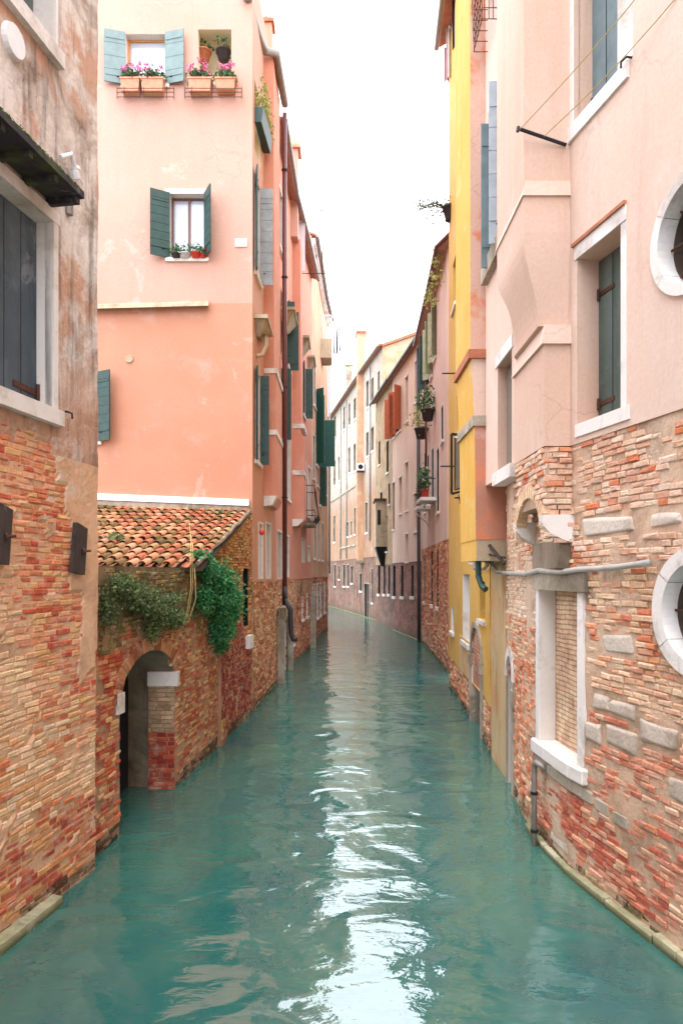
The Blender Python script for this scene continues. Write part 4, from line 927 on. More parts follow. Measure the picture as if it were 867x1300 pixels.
# conduit pipe along the wall
pts = []
for (u, v) in ((832,714),(815,717),(790,720),(765,722),(740,723),(722,726),(705,726),(690,724),(675,729),(655,728),(640,727)):
    s, d = rl.hit(u); pts.append(rl.at(s, zat(v, d), .075))
pipe(R1.o, pts, .034, 'pvc', 'wall_conduit', brackets=())
dd = 12.3; s, d = rl.hit(640.5)
pipe(R1.o, [rl.at(s, zat(727, d), .075), Vector((2.72, 12.45, zat(726,12.45))), Vector((2.66,12.6,zat(715,12.6))), Vector((2.6,12.8,zat(712,12.8))), Vector((2.75,13.4,zat(718,13.4))), Vector((2.86,14.2,zat(722,14.2))), Vector((2.92,15.6,zat(722,15.6))), Vector((2.95,15.9,zat(700,15.9)))], .034, 'zinc', 'wall_conduit')
# downpipe dipping into the water
s, d = rl.hit(691); z1_ = zat(968, d)
pipe(R1.o, [rl.at(s-.17, z1_-.05, .02), rl.at(s-.16, z1_, .10), rl.at(s-.05, z1_+.02, .13), rl.at(s, z1_-.03, .14), rl.at(s, z1_-.15, .14), rl.at(s, -.3, .14)], .038, 'zinc', 'overflow_pipe', brackets=[rl.at(s, z1_-.4, .14), rl.at(s, z1_-.9, .14)])
# upper: render with windows
s0_, d0 = ru.hit(735); s1_, d1 = ru.hit(791)
def upwin(sa, sb, zb, zt, dep=.30, m='oldgreen'):
    a, b = min(sa, sb), max(sa, sb); RU.ops.append(op(a, b, zb, zt, dep, 1, 4))
    f = MB(); wbox(f, ru, a+.05, b-.002, zb+.005, zt-.005, -dep+.01, -dep+.05); o = f.build('shutter', M[m], R1.o)
    f = MB()
    for k in (1, 2): c = a+(b-a)*k/3; wbox(f, ru, c-.005, c+.005, zb+.02, zt-.02, -dep+.049, -dep+.054)
    f.build('board_joint', M['dark'], o)
    f = MB(); z = zb+.18
    for z in (zb+.25, zt-.4): wbox(f, ru, b-.32, b-.01, z-.025, z+.025, -dep+.05, -dep+.062); f.tube([ru.at(b-.03, z-.07, -dep+.07), ru.at(b-.03, z+.06, -dep+.07)], .018, 6)
    f.build('strap_hinge', M['rust'], o)
    f = MB(); wbox(f, ru, a-.10, a-.001, zb, zt, -.1, .035); fr = f.build('window_frame', M['stone'], R1.o)
    return a, b, fr
a, b, fr = upwin(s0_, s1_, 5.34, 7.27)
f = MB(); wbox(f, ru, a-.10, b+.04, 7.272, 7.43, -.1, .045); f.build('lintel', M['stone'], fr)
f = MB(); wbox(f, ru, a-.16, b+.02, 5.19, 5.337, -.32, .05); f.build('sill', M['stone'], fr)
f = MB(); wbox(f, ru, a-.10, b+.07, 7.432, 7.47, -.0, .07); f.build('drip_tile', M['cap'], fr)
s0b, _ = ru.hit(731); s1b, _ = ru.hit(787); a, b, fr = upwin(s0b, s1b, 8.90, 11.0, .26, 'bluegrey')
f = MB(); wbox(f, ru, a-.26, a-.102, 8.9, 11.0, -.05, .035); wbox(f, ru, b, b+.14, 8.9, 11.0, -.05, .035); f.build('stone_surround', M['stone'], fr)
f = MB(); wbox(f, ru, a-.2, b+.12, 8.72, 8.897, -.28, .06); f.build('sill', M['stone'], fr)
sQ = ru.hit(829)[0]; oz = zat(297, 6.5); RU.ops.append(round_op(sQ-.60, oz, .48, depth=.34, back=1, rev=6))
# window in the strip between the chimney bays and the tall shutter window
def upslot(u0, u1, zb, zt, dep): 
    a, b = ru.hit(u1, ru.S[5]-.1)[0], ru.hit(u0, ru.S[5]-.1)[0]; a, b = min(a,b), max(a,b); RU.ops.append(op(a, b, zb, zt, dep, 5, 4)); return a, b
a, b = upslot(634, 652, 5.2, 6.9, .14)
f = MB(); wbox(f, ru, a-.1, b+.12, 6.904, 7.1, -.05, .052); o = f.build('window_frame', M['stone'], R1.o)
f = MB(); wbox(f, ru, a-.2, b+.06, 5.0, 5.197, -.1, .11); f.build('sill', M['stone'], o)
f = MB(); wbox(f, ru, a+.02, b-.02, 5.25, 6.85, -.135, -.11); f.build('pane', M['glass_mid'], o)
a, b = 0, 0
sW0, sW1 = ru.L-1.55, ru.L-.22; RU.ops.append(op(sW0, sW1, 8.85, 11.45, .3, 1, 4))
P = ru; 
f = MB(); wbox(f, P, sW0+.04, sW1-.04, 8.88, 11.4, -.29, -.26); wfo = f.build('window', M['glass_mid'], R1.o)
shutter(P, sW1-.42, 1, 8.62, 11.0, .20, 88, M['bluegrey'], wfo, 1); 
shutter(P, sW1-1.0, 1, 8.75, 11.3, .19, 84, M['blue_shut'], wfo, 7)
f = MB(); wbox(f, P, sW0-.1, sW1+.1, 8.55, 8.84, -.0, .14); f.build('sill', M['stone_old'], wfo)
wall('wall', R1.o, [M['pink_right'], M['dark'], M['reveal'], M['dark'], M['pink_flue'], M['grey_plaster'], M['porthole_in']], ru, ZS, 15.5, RU.ops, .03, .5, .5, .5)
ring_stone(R1, ru, sQ-.60, oz, .465, .575, -.12, .06)
roof(R1.o, ru, 15.5, 4, 1.5, .5, 'cap')
# chimney bay, lofted in steps
X0 = 2.85
def BR(z, xo, ya, yb): return (z, [(X0, ya), (xo, ya), (xo, yb), (X0, yb)][::-1])
loft('chimney_bay', R1.o, [M['pink_flue']], [BR(5.12,2.41,8.45,9.9), BR(6.34,2.41,8.45,9.9), BR(6.56,2.43,8.47,9.85), *[BR(6.57+1.1*t/10, 2.36-.19*(.5-.5*math.cos(PI*t/10)), 8.52-.06*t/10, 9.72-.22*math.sin(PI*t/10)**2+.18*t/10) for t in range(11)], BR(8.10,2.17,8.46,9.9), BR(15.0,2.165,8.46,9.9)])
for (z0_, z1_, xo, ya, yb) in ((6.33, 6.56, 2.375, 8.41, 9.93), (8.10, 8.28, 2.15, 8.43, 9.93)):
    f = MB(); f.hexa([Vector((X0,ya,z0_)), Vector((xo,ya,z0_)), Vector((xo,yb,z0_)), Vector((X0,yb,z0_)), Vector((X0,ya+.02,z1_)), Vector((xo+.04,ya+.02,z1_)), Vector((xo+.04,yb-.02,z1_)), Vector((X0,yb-.02,z1_))]); f.build('band', M['pink_right'], R1.o)
# brick foot of the bay on stone brackets with a relieving arch
ZB = 4.42
f = MB(); f.hexa([Vector((x,y,z)) for z in (ZB, 5.11) for x, y in ((X0,8.47),(2.43,8.47),(2.43,9.88),(X0,9.88))]); f.build('bay_foot', M['mortar_right'], R1.o)
bp = Path([(2.86,8.45), (2.42,8.45), (2.41,9.9), (2.75,9.9)], -1)
arc = arch_op(bp.S[1]+.12, bp.S[2]-.14, 3.5, 4.02, .55, depth=.1)
bricks('bay_brickwork', R1.o, bp, .0, bp.L-.3, 3.96, 5.10, colR, None, [arc], .0, .012, .010, .067, (.15,.25), .03, seed=31, missing=.01)
voussoirs('relieving_arch', R1.o, bp, (bp.S[1]+bp.S[2])/2-.01, 4.02, (bp.S[2]-bp.S[1])/2-.13, .55, .17, -.12, .02, lambda s, z, rr: jitc(pick(rr, (222,196,170), (214,180,150), (228,206,186)), rr), 30)
for (ya, yb) in ((8.43, 8.62), (9.72, 9.9)):
    f = MB(); pr = [(2.80, 4.30), (2.39, 4.30), (2.40, 4.17), (2.47, 4.09), (2.56, 4.04), (2.66, 3.99), (2.80, 3.97)]
    A = [Vector((x, ya, z)) for x, z in pr]; B = [Vector((x, yb, z)) for x, z in pr]
    f.face(A[::-1]); f.face(B)
    for i in range(len(pr)): j = (i+1) % len(pr); f.face([A[i], A[j], B[j], B[i]])
    f.build('bracket_stone', M['stone'], R1.o)
f = MB(); f.hexa([Vector((x,y,z)) for z in (3.66, 4.0) for x, y in ((2.80,8.5),(2.62,8.5),(2.62,9.75),(2.80,9.75))]); f.build('plaster_recess', M['grey_plaster'], R1.o)
# washing line: bar with two cords
bar0, bar1 = P3(718,184,8.43), P3(660,164,8.3)
f = MB(); f.tube([bar0, bar1], .022, 6); f.tube([bar1+Vector((-.02,0,.03)), bar1+Vector((-.03,0,-.03))], .02, 6); t = tag(f.build('washing_line_bar', M['iron']), 'black iron washing line bar sticking out of the pink chimney bay', 'washing line bar')
for a, e, lab in ((bar1, Vector((3.45,5.6,9.6)), 'thin cord running from the tip of the iron bar up past the top right window'), ((bar0+bar1)/2, Vector((3.4,5.9,9.15)), 'thin cord running from the middle of the iron bar across the top right window')):
    f = MB(); f.tube([a+(e-a)*k/8+Vector((0,0,-.10*math.sin(PI*k/8))) for k in range(9)], .005, 4); tag(f.build('clothesline', M['straw']), lab, 'clothesline', 'clotheslines by the top right window')
for (u, v) in ((722,172),(801,78)):
    s, d = ru.hit(u); f = MB(); z = zat(v, d); f.tube([ru.at(s-.05, z, 0), ru.at(s-.05, z, .09), ru.at(s+.03, z, .10), ru.at(s+.03, z-.06, .10)], .012, 5); f.build('shutter_hook', M['iron'], R1.o)
# wire flower rack above the tall shutters
rk = thing('wire_rack', ru.at(ru.L-.6, 13.2, .2), 'rusty wire rack jutting from the pink wall at the top right of the sky', 'rack')
f = MB(); zr = zat(58, 12); s_ = ru.L-.9
for i in range(7): y = s_+.12*i; f.tube([ru.at(y, zr+.0, .26), ru.at(y, zr+.9, .30)], .008, 4)
for k in range(6): z = zr+.18*k; f.tube([ru.at(s_, z, .0), ru.at(s_, z, .27), ru.at(s_+.72, z, .27), ru.at(s_+.72, z, 0)], .008, 4)
for k in range(4): f.tube([ru.at(s_, zr, .07*k+.02), ru.at(s_, zr+.9, .07*k+.02)], .008, 4)
f.build('wire_frame', M['rust'], rk)
f = MB(); f.lathe(ru.at(s_+.36, zr+.70, .14), [(0,0),(.10,0),(.13,.22),(.11,.22),(0,.20)], 14); tag(f.build('flower_pot', M['terracotta']), 'terracotta pot standing in the rusty wire rack', 'flower pot')
# ---------------- R2: yellow house
pY = Path([(2.87,12.34), (2.95,14.0), (3.10,15.4), (3.16,16.7), (3.46,22.7), (3.9,23.4)], -1)
R2 = House('yellow_house', 'ochre yellow house on the right with a pink flue stack and arched water doors', 'house', pY)
def yR(Hs, y0, y1, z0, z1, **k): return yw(Hs, y0, y1, z0, z1, **k)
def sof(P, y):
    for i in range(len(P.p)-1):
        a, b = P.p[i], P.p[i+1]
        if a.y-1e-6 <= y <= b.y+1e-6: return P.S[i]+(y-a.y)/(b.y-a.y)*(b-a).length
def uy(P, u): return P.at(P.hit(u)[0], 0).y
yR(R2, 17.6, 19.0, zat(815, 18.3), zat(729, 18.3), depth=.2, pane='glass_pale', frame='whitemetal', sill=.08, mull=0, bars=0)
yR(R2, 21.2, 22.0, zat(802, 21.6), zat(770, 21.6), depth=.2, pane='glass_mid', frame='tanwood', sill=.06, mull=0, bars=0)
yR(R2, 14.9, 15.9, zat(787, 15.4), zat(738, 15.4), depth=.22, pane='glass_mid', frame='tanwood', sill=.05, mull=0, bars=0, rev=4)
aw0, aw1 = sof(pY, 16.4), sof(pY, 17.5); R2.ops.append(arch_op(aw0, aw1, zat(716, 16.9), zat(694, 16.9), .42, depth=.25, back=1, rev=2))
dr0, dr1 = sof(pY, 15.6), sof(pY, 17.2); R2.ops.append(arch_op(dr0, dr1, -.4, zat(835, 16.4), .70, depth=.4, back=5, rev=2))
for y0, y1, vt, vb in ((16.6,17.6,505,560),(19.5,20.4,500,552),(18.2,19.2,395,470),(16.6,17.6,290,350),(20.6,21.5,330,390),(17.8,18.8,165,240)):
    yR(R2, y0, y1, zat(vb,(y0+y1)/2), zat(vt,(y0+y1)/2), depth=.2, pane='glass', frame='brownwood', sill=.06, mull=0, bars=0, rev=4)
mts = ['yellow','dark','reveal','dark','yellow','grey_plaster']
wall('wall', R2.o, [M[k] for k in mts], pY, .96, 20.5, R2.ops, .03, .45, .7, .7, None, s0=sof(pY,14.0))
wall('beige_wall', R2.o, [M['beige'], M['dark'], M['reveal']], pY, -.5, 20.5, [], .0, .45, .4, .4, lambda s, z: .03*fbm(s*2, z*2, 7), s0=0, s1=sof(pY,14.0))
wall('brick_base', R2.o, [M['bs_rose'], M['dark'], M['stone_old'], M['dark'], M['stone_old'], M['grey_plaster']], pY, -.5, .96, R2.ops, 0, .45, .5, .3, None, s0=sof(pY,14.0))
roof(R2.o, pY, 20.5, 4, 1.4, .35, 'cap', s1=pY.S[4])
f = MB(); zs = zat(835,16.4); wbox(f, pY, dr0-.2, dr0-.002, -.4, zs, -.2, .07); wbox(f, pY, dr1+.002, dr1+.2, -.4, zs, -.2, .07); wbox(f, pY, dr0-.25, dr0+.02, zs-.25, zs-.0, -.2, .1); wbox(f, pY, dr1-.02, dr1+.25, zs-.25, zs, -.2, .1); o = f.build('door_frame', M['stone_old'], R2.o)
f = MB(); sc_, r_ = (dr0+dr1)/2, (dr1-dr0)/2
for i in range(14):
    a, b = PI*i/14, PI*(i+1)/14; g = lambda r, t, n: pY.at(sc_+r*math.cos(t), zs+(r/r_)*.70*math.sin(t), n)
    f.hexa([g(r_, a, -.1), g(r_+.16, a, -.1), g(r_+.16, b, -.1), g(r_, b, -.1), g(r_, a, .07), g(r_+.16, a, .07), g(r_+.16, b, .07), g(r_, b, .07)])
f.build('arch_ring', M['stone_old'], o)
f = MB(); sc_, r_, zs = (aw0+aw1)/2, (aw1-aw0)/2, zat(694,16.9)
wbox(f, pY, aw0-.12, aw0-.002, zat(716,16.9), zs, -.1, .06); wbox(f, pY, aw1+.002, aw1+.12, zat(716,16.9), zs, -.1, .06)
for i in range(10):
    a, b = PI*i/10, PI*(i+1)/10; g = lambda r, t, n: pY.at(sc_+r*math.cos(t), zs+(r/r_)*.42*math.sin(t), n)
    f.hexa([g(r_, a, -.1), g(r_+.13, a, -.1), g(r_+.13, b, -.1), g(r_, b, -.1), g(r_, a, .06), g(r_+.13, a, .06), g(r_+.13, b, .06), g(r_, b, .06)])
f.build('arched_window_surround', M['stone'], R2.o)
f = MB(); wbox(f, pY, sof(pY,17.3), sof(pY,19.6), .96, 1.9, .028, .045); f.build('grey_patch', M['beige'], R2.o)
# flue stack: front faces pink/orange, canal side yellow
XB = 3.05
def stack(nm, z0_, z1_, x0_, x1_, ya, yb, front):
    f = MB(); q = lambda z, x: [Vector((XB,ya,z)), Vector((x,ya,z)), Vector((x,yb,z)), Vector((XB,yb,z))]
    a, b = q(z0_, x0_), q(z1_, x1_)
    f.face([a[0], a[1], b[1], b[0]][::-1], 0); f.face([a[1], a[2], b[2], b[1]][::-1], 1); f.face([a[2], a[3], b[3], b[2]][::-1], 1); f.face(a[::1], 0); f.face(b[::-1], 0)
    return f.build(nm, [M[front], M['yellow']], R2.o)
YA, YB = 12.32, 13.9
stack('flue_base', 3.82, zat(685,YA), 2.34, 2.34, YA+.01, YB, 'concrete')
stack('flue_lower', zat(685,YA), zat(541,YA), 2.33, 2.31, YA, YB, 'orange_flue')
stack('flue_middle', zat(528,YA), zat(455,YA), 2.30, 2.26, YA+.02, YB, 'pink_right')
stack('flue_upper', zat(444,YA), 20.0, 2.235, 2.235, YA, YB, 'orange_flue')
for v0, v1, xo in ((541,528,2.27),(455,444,2.20)):
    f = MB(); f.box(((xo+XB)/2, (YA+YB)/2, (zat(v0,YA)+zat(v1,YA))/2), ((XB-xo)/2,0,0), (0,(YB-YA)/2+.04,0), (0,0,(zat(v1,YA)-zat(v0,YA))/2)); f.build('flue_band', M['cap'] if v0 == 455 else M['stone_old'], R2.o)
f = MB(); f.tube([P3(621,692,12.3)+Vector((0,0,0)), P3(640,716,11.95)], .03, 6); f.tube([P3(621,704,12.3), P3(641,708,11.95)], .022, 6); f.build('wooden_stakes', M['oldwood'], R2.o)
f = MB(); f.tube([Vector((2.43,12.6,3.84)), Vector((2.43,12.6,3.55)), Vector((2.47,12.5,3.38)), Vector((2.52,12.4,3.32))], .055, 10); f.build('drain_spout', M['green_dark'], R2.o)
# open black casement and frame on the yellow wall
y0 = 18.8; f = MB(); cx = pY.at(sof(pY,y0), 0).x
def pf(u, v, d=y0): return P3(u, v, d)
def bar(f, a, b, w=.045): f.tube([a, b], w, 4)
cs = thing('dummy', (0,0,0), 'x', 'x'); bpy.data.objects.remove(cs)
bar(f, pf(573,551), pf(573,627)); bar(f, pf(573,551), pf(589,553)); bar(f, pf(573,627), pf(589,623)); bar(f, pf(587,497,18.2), pf(587,600,18.2), .05); bar(f, pf(587,497,18.2), pf(592,496,18.2), .05); bar(f, pf(589,553), pf(589,632))
bar(f, pf(577,556), pf(577,622), .02); bar(f, pf(577,622), pf(589,619), .03); bar(f, pf(577,632), pf(590,632), .03); bar(f, pf(582,628), pf(584,640), .02)
cf = f.build('open_casement', M['iron'], R2.o)
f = MB(); a = pf(577,556); b = pf(588,620); f.box(((a.x+b.x)/2, y0, (a.z+b.z)/2), ((b.x-a.x)/2,0,0), (0,.008,0), (0,0,(a.z-b.z)/2)); f.build('pane', M['glass_mid'], cf)
for (ua, ub, v, d) in ((561,584,474,20),(580,591,403,17),(559,577,592,20)):
    f = MB(); f.tube([P3(ua, v, d), P3(ub, v, d)], .022, 5); f.build('iron_bar', M['iron'], R2.o)
# washing under the yellow eave
for i, (u0, u1, v0, v1, c, d, lab) in enumerate(((566,574,-20,100,'laundry',22,'long pale sheet hanging at the very top of the yellow house'), (574,581,-25,62,'laundry_dark',21,'navy washing hanging at the very top of the yellow house'), (564,570,60,104,'laundry_pink',22.6,'pink cloth hanging lowest under the yellow eave'))):
    f = MB(); n = 5
    for k in range(n):
        ua, ub = u0+(u1-u0)*k/n, u0+(u1-u0)*(k+1)/n; dy0, dy1 = .06*math.sin(k*2), .06*math.sin(k*2+2)
        A = [P3(ua,v0,d+dy0), P3(ub,v0,d+dy1), P3(ub,v1-3*math.sin(k),d+dy1), P3(ua,v1-3*math.sin(k-1),d+dy0)]
        f.face(A); f.face([q+Vector((0,.015,0)) for q in A[::-1]])
    tag(f.build('cloth', M[c]), lab, 'laundry', 'washing on the yellow house')
# ---------------- R3: rose house
p5 = Path([(4.2,24.9), (3.87,25.9), (4.04,30.6), (4.20,37.0)], -1)
R3 = House('rose_house', 'rose pink house behind the yellow one with green shutters and a flowery balcony', 'house', p5)
for y0, y1, vt, vb, m, an in ((33.2,34.0,432,491,'green_dark',(70,70)), (31.6,32.3,414,478,'green_pale',(50,50)), (30.0,30.8,391,455,'green_pale',(30,30))):
    yw(R3, y0, y1, zat(vb,(y0+y1)/2), zat(vt,(y0+y1)/2), depth=.2, pane='glass', frame='whitemetal', sill=.07, mull=0, bars=0, shut=dict(m=m, ang=an, w=.42, boards=8))
for y0, y1, vt, vb in ((34.6,35.4,575,650),(33.0,33.8,578,640),(30.9,31.8,570,640),(27.0,27.8,516,560),(35.2,36,470,520),(28.6,29.6,570,650)):
    yw(R3, y0, y1, zat(vb,(y0+y1)/2), zat(vt,(y0+y1)/2), depth=.2, pane='glass', frame='brownwood', sill=.06, mull=0, bars=0, sur=.06, surm='reveal')
for y0, y1 in ((35.2,35.7),(31.6,32.2),(29.2,29.8)): yw(R3, y0, y1, 2.2, 4.6, depth=.22, pane='room', frame='oldwood', sill=.1, mull=0, bars=0)
R3.build(4.85, 15.5, 'rose', 'bs_rose', revm='room')
roof(R3.o, p5, 15.5, 4, 1.4, .35, 'cap', gut='copper')
pipe(R3.o, [(3.98,36.9,15.3), (4.02,36.9,2.0), (4.02,36.9,-.2)], .09, 'copper_dark')
pipe(R3.o, [(3.88,32.6,12.6), (3.88,32.6,8.0)], .05, 'copper')
f = MB(); zb = zat(636, 31); f.box((3.72,30.9,zb), (.38,0,0), (0,.9,0), (0,0,.07)); f.box((3.75,32.9,zat(646,33)), (.30,0,0), (0,.7,0), (0,0,.07)); f.tube([(4.1,33.4,zb-.9), (3.5,33.2,zb-.35)], .03, 5)
bal = f.build('balcony', M['stone'], R3.o)
f = MB()
for i in range(10): y = 30.1+1.6*i/9; f.tube([(3.38,y,zb+.07), (3.38,y,zb+.85)], .012, 4)
f.tube([(3.38,30.05,zb+.86), (3.38,31.8,zb+.86)], .02, 5); f.tube([(3.38,30.05,zb+.86), (4.0,30.05,zb+.86)], .02, 5); f.build('railing', M['iron'], bal)
# ---------------- R4: washed pink house
p6 = Path([(4.22,37.04), (3.27,45.0)], -1)
R4 = House('washed_pink_house', 'washed pink house with rust orange shutters and dark slots in its brick base', 'house', p6)
for u0, u1, vt, vb in ((527,531,458,510),(515,518.5,478,535),(515,518.5,587,648),(507,510.5,606,652),(498,501.5,613,672),(526,532,626,674),(515,518.5,678,713)):
    R4.win_px(u0, u1, vt, vb, depth=.22, pane='glass', frame='brownwood', sill=.05, mull=0, bars=0, head=.08, rev=4)
for u0, u1 in ((491.5,494.5),(499,502),(509,512),(522,525)):
    try: R4.win_px(max(u0,498), max(u1,501), 718, 757, depth=.25, pane='room', frame='oldwood', sill=.12, mull=0, bars=0) if u0 > 495 else None
    except ValueError: pass
R4.win_px(503.5, 509.5, 494, 548, depth=.2, pane='glass', frame='brownwood', sill=.06, mull=0, bars=0, shut=dict(m='terra', ang=(55,55), w=.55, boards=1))
R4.win_px(499, 502.5, 505, 555, depth=.2, pane='glass', frame='brownwood', sill=.06, mull=0, bars=0, shut=dict(m='terra', ang=(55,55), w=.55, boards=1))
wall('brick_base', R4.o, [M['bs_red'], M['dark'], M['room']], p6, -.5, 4.25, R4.ops, 0, .45, .6, .6)
wall('wall', R4.o, [M['palepink'], M['dark'], M['room'], M['dark'], M['palepink']], p6, 4.25, 15.9, R4.ops, .03, .45, .7, .7)
roof(R4.o, p6, 15.9, 5, .9, .3, 'cap', gut='copper_dark', thick=.2)
f = MB(); wbox(f, p6, 0, p6.L, -.2, .05, .0, .08); f.build('stone_footing', M['stone_alg'], R4.o)
# ---------------- R5: old tan house with hanging closet
p7 = Path([(3.27,45.03), (2.51,51.6), (2.9,51.9)], -1)
R5 = House('old_tan_house', 'narrow old greenish tan house with a corbelled closet over a dark funnel', 'house', p7)
for u0, u1, vt, vb in ((493.5,495.5,614,640),(490,492,655,700),(483,485.5,625,650),(481,483,560,590),(491,493.5,560,600)):
    R5.win_px(u0, u1, vt, vb, depth=.2, pane='glass', frame='brownwood', sill=.06, mull=0, bars=0)
for u0, u1 in ((480,482.5),(487,489),(493,495)): R5.win_px(u0, u1, 718, 754, depth=.25, pane='room', frame='oldwood', sill=.12, mull=0, bars=0)
R5.build(4.2, 15.9, 'oldtan', 'bs_dark', revm='room')
roof(R5.o, p7, 15.9, 5, .9, .35, 'cap', gut='copper_dark', thick=.25, s1=p7.S[1])
d = 47.5; a = P3(477,694,d); b = P3(490,636,d)
f = MB(); f.box(((a.x+b.x)/2+.1, d+.9, (a.z+b.z)/2), ((b.x-a.x)/2+.1,0,0), (0,.9,0), (0,0,(b.z-a.z)/2)); cl = f.build('hanging_closet', M['concrete'], R5.o)
f = MB(); z = a.z; q = [(a.x,d),(b.x+.1,d),(b.x+.1,d+1.8),(a.x,d+1.8)]; t = [(b.x-.3,d+.5),(b.x+.1,d+.5),(b.x+.1,d+1.3),(b.x-.3,d+1.3)]
f.hexa([Vector((x,y,z-1.3)) for x, y in t]+[Vector((x,y,z)) for x, y in q]); f.build('closet_funnel', M['dark'], cl)
f = MB(); f.box(((a.x+b.x)/2+.1, d+.9, b.z+.08), ((b.x-a.x)/2+.2,0,0), (0,1.05,0), (0,0,.08)); f.build('closet_roof', M['oldwood'], cl)
f = MB(); x = a.x+.12; f.box((x+.1,d-.01,b.z-1.1), (.1,0,0), (0,.02,0), (0,0,.5)); f.build('closet_window', M['dark'], cl)
# ---------------- R6: tall far house
p8 = Path([(8.5,52.3), (3.05,52.3), (2.24,56.8), (1.63,60.4), (-1.45,79), (-14,92)], -1)
R6 = House('tall_far_house', 'tall pale far house with a gable at the canal bend, orange tan lower down', 'house', p8)
sg = p8.S[1]
def w6(u0, u1, vt, vb, **k):
    a, d0 = p8.hit(u0, sg+.01); b, d1 = p8.hit(u1, sg+.01); a, b = min(a,b), max(a,b); d = (d0+d1)/2
    R6.win(a, b, zat(vb,d), zat(vt,d), depth=.22, frame='tanwood', mull=0, bars=1, **{**dict(pane='glass', sill=.10, sur=.07, surm='stone_old'), **k})
for r_ in ((424.5,426.8,529,555),(436.3,438.3,517,545),(443,445,513,540),(449.5,452.2,506,532),(465.5,468.5,484,517),(472,474.7,480,508),(480,482.5,472,497),
          (424,426.3,586,616),(430,432.2,580,610),(443,445,568,600),(449.5,452,564,598),(465.5,468.3,549,579),(472,474.7,543,572)): w6(*r_)
for r_ in ((423.7,426,655,688),(441,442.7,663,681),(445.5,447.3,662,680),(450,452,645,678),(464.3,466.8,638,676),(424.6,426.4,717,744),(436,438.2,717,744),(441,443,717,744),(430,431.5,719,735),(446,448,719,740)): w6(*r_, pane='glass', sur=.08)
w6(463, 469, 741, 788, pane='room', sill=0)
w6(472.3, 473.8, 722, 765, pane='room', sill=.1)
w6(457, 459.5, 728, 750, pane='room', sill=.1)
wall('brick_base', R6.o, [M['bs_dark'], M['dark'], M['room']], p8, -.5, 4.9, R6.ops, 0, .45, 1.5, 1.5)
wall('wall', R6.o, [M['farwhite'], M['dark'], M['grey_plaster']], p8, 4.9, 20.3, R6.ops, .03, .45, 1.5, 1.5, None, s0=sg)
wall('gable_wall', R6.o, [M['fargable'], M['dark'], M['reveal']], p8, 4.9, 22.5, [], .03, .45, .8, .8, None, s0=0, s1=sg, ztop=lambda s: 20.3+(sg-s)*.36)
roof(R6.o, p8, 20.3, 5.5, 2.0, .4, 'cap', s0=sg, s1=p8.S[4], thick=.15)
f = MB(); f.hexa([Vector((3.0,52.1,20.3)), Vector((8.6,52.1,22.3)), Vector((8.6,52.6,22.3)), Vector((3.0,52.6,20.3)), Vector((3.0,52.1,20.5)), Vector((8.6,52.1,22.5)), Vector((8.6,52.6,22.5)), Vector((3.0,52.6,20.5))]); f.build('gable_coping', M['cap'], R6.o)
a, d = p8.hit(460, sg+.01); pz = p8.at(a, 0, .0)
f = MB(); zt6 = zat(423, d-.4); zb6 = zat(712, d); f.box((pz.x-.12, pz.y, (zt6+zb6)/2), (.36,0,0), (0,.6,0), (0,0,(zt6-zb6)/2)); ch = f.build('chimney', M['tan_left'], R6.o)
f = MB(); f.box((pz.x-.12, pz.y, zt6+.05), (.45,0,0), (0,.7,0), (0,0,.1)); f.build('chimney_cap', M['cap'], ch)
f = MB(); f.box((pz.x-.1, pz.y, zb6-.1), (.5,0,0), (0,.8,0), (0,0,.12)); f.build('flue_corbel', M['grey_plaster'], ch)
chimney(R6.o, 439, 447, 464, 520, 72, 1.2, 'stone_old', .1)
for u in (433.5, 441, 471):
    a, d = p8.hit(u, sg+.01); q = p8.at(a, 0, .12); pipe(R6.o, [(q.x,q.y,20.0), (q.x,q.y,(5 if u < 471 else 6.2))], .07, 'pvc')
a, d = p8.hit(428, sg+.01); f = MB(); wbox(f, p8, sg, p8.S[4], -.2, .05, 0, .1); f.build('stone_footing', M['stone_alg'], R6.o)
f = MB()
for z, u0, u1 in ((zat(622,66), 420, 452), (zat(690,60), 432, 452)):
    a = p8.hit(u1, sg+.01)[0]; b = p8.hit(u0, sg+.01)[0]; wbox(f, p8, min(a,b), max(a,b), z-.1, z+.05, 0, .12)
f.build('string_course', M['stone_old'], R6.o)
f = MB(); c = P3(457.5, 593, 58.5); f.box(c, (.33,0,0), (0,.2,0), (0,0,.3)); ac = f.build('air_conditioner', M['whitemetal']); tag(ac, 'small white air conditioner unit halfway up the tall far house beside its chimney', 'air conditioner')
f = MB(); f.tube([c+Vector((0,-.21,0)), c+Vector((0,-.22,0))], .2, 16); f.build('fan_grille', M['dark'], ac)
f = MB(); f.box(c+Vector((0,.1,-.36)), (.3,0,0), (0,.3,0), (0,0,.04)); f.build('bracket', M['iron'], ac)
f = MB(); c = P3(490, 440, 54); f.tube([c, P3(490, 388, 54)], .03, 5)
for v, wdt in ((392,.25),(398,.35),(404,.3)): q = P3(490, v, 54); f.tube([q-Vector((wdt,0,0)), q+Vector((wdt,0,0))], .015, 4)
tag(f.build('television_aerial', M['zinc']), 'thin television aerial on the roof of the tall far house', 'aerial')
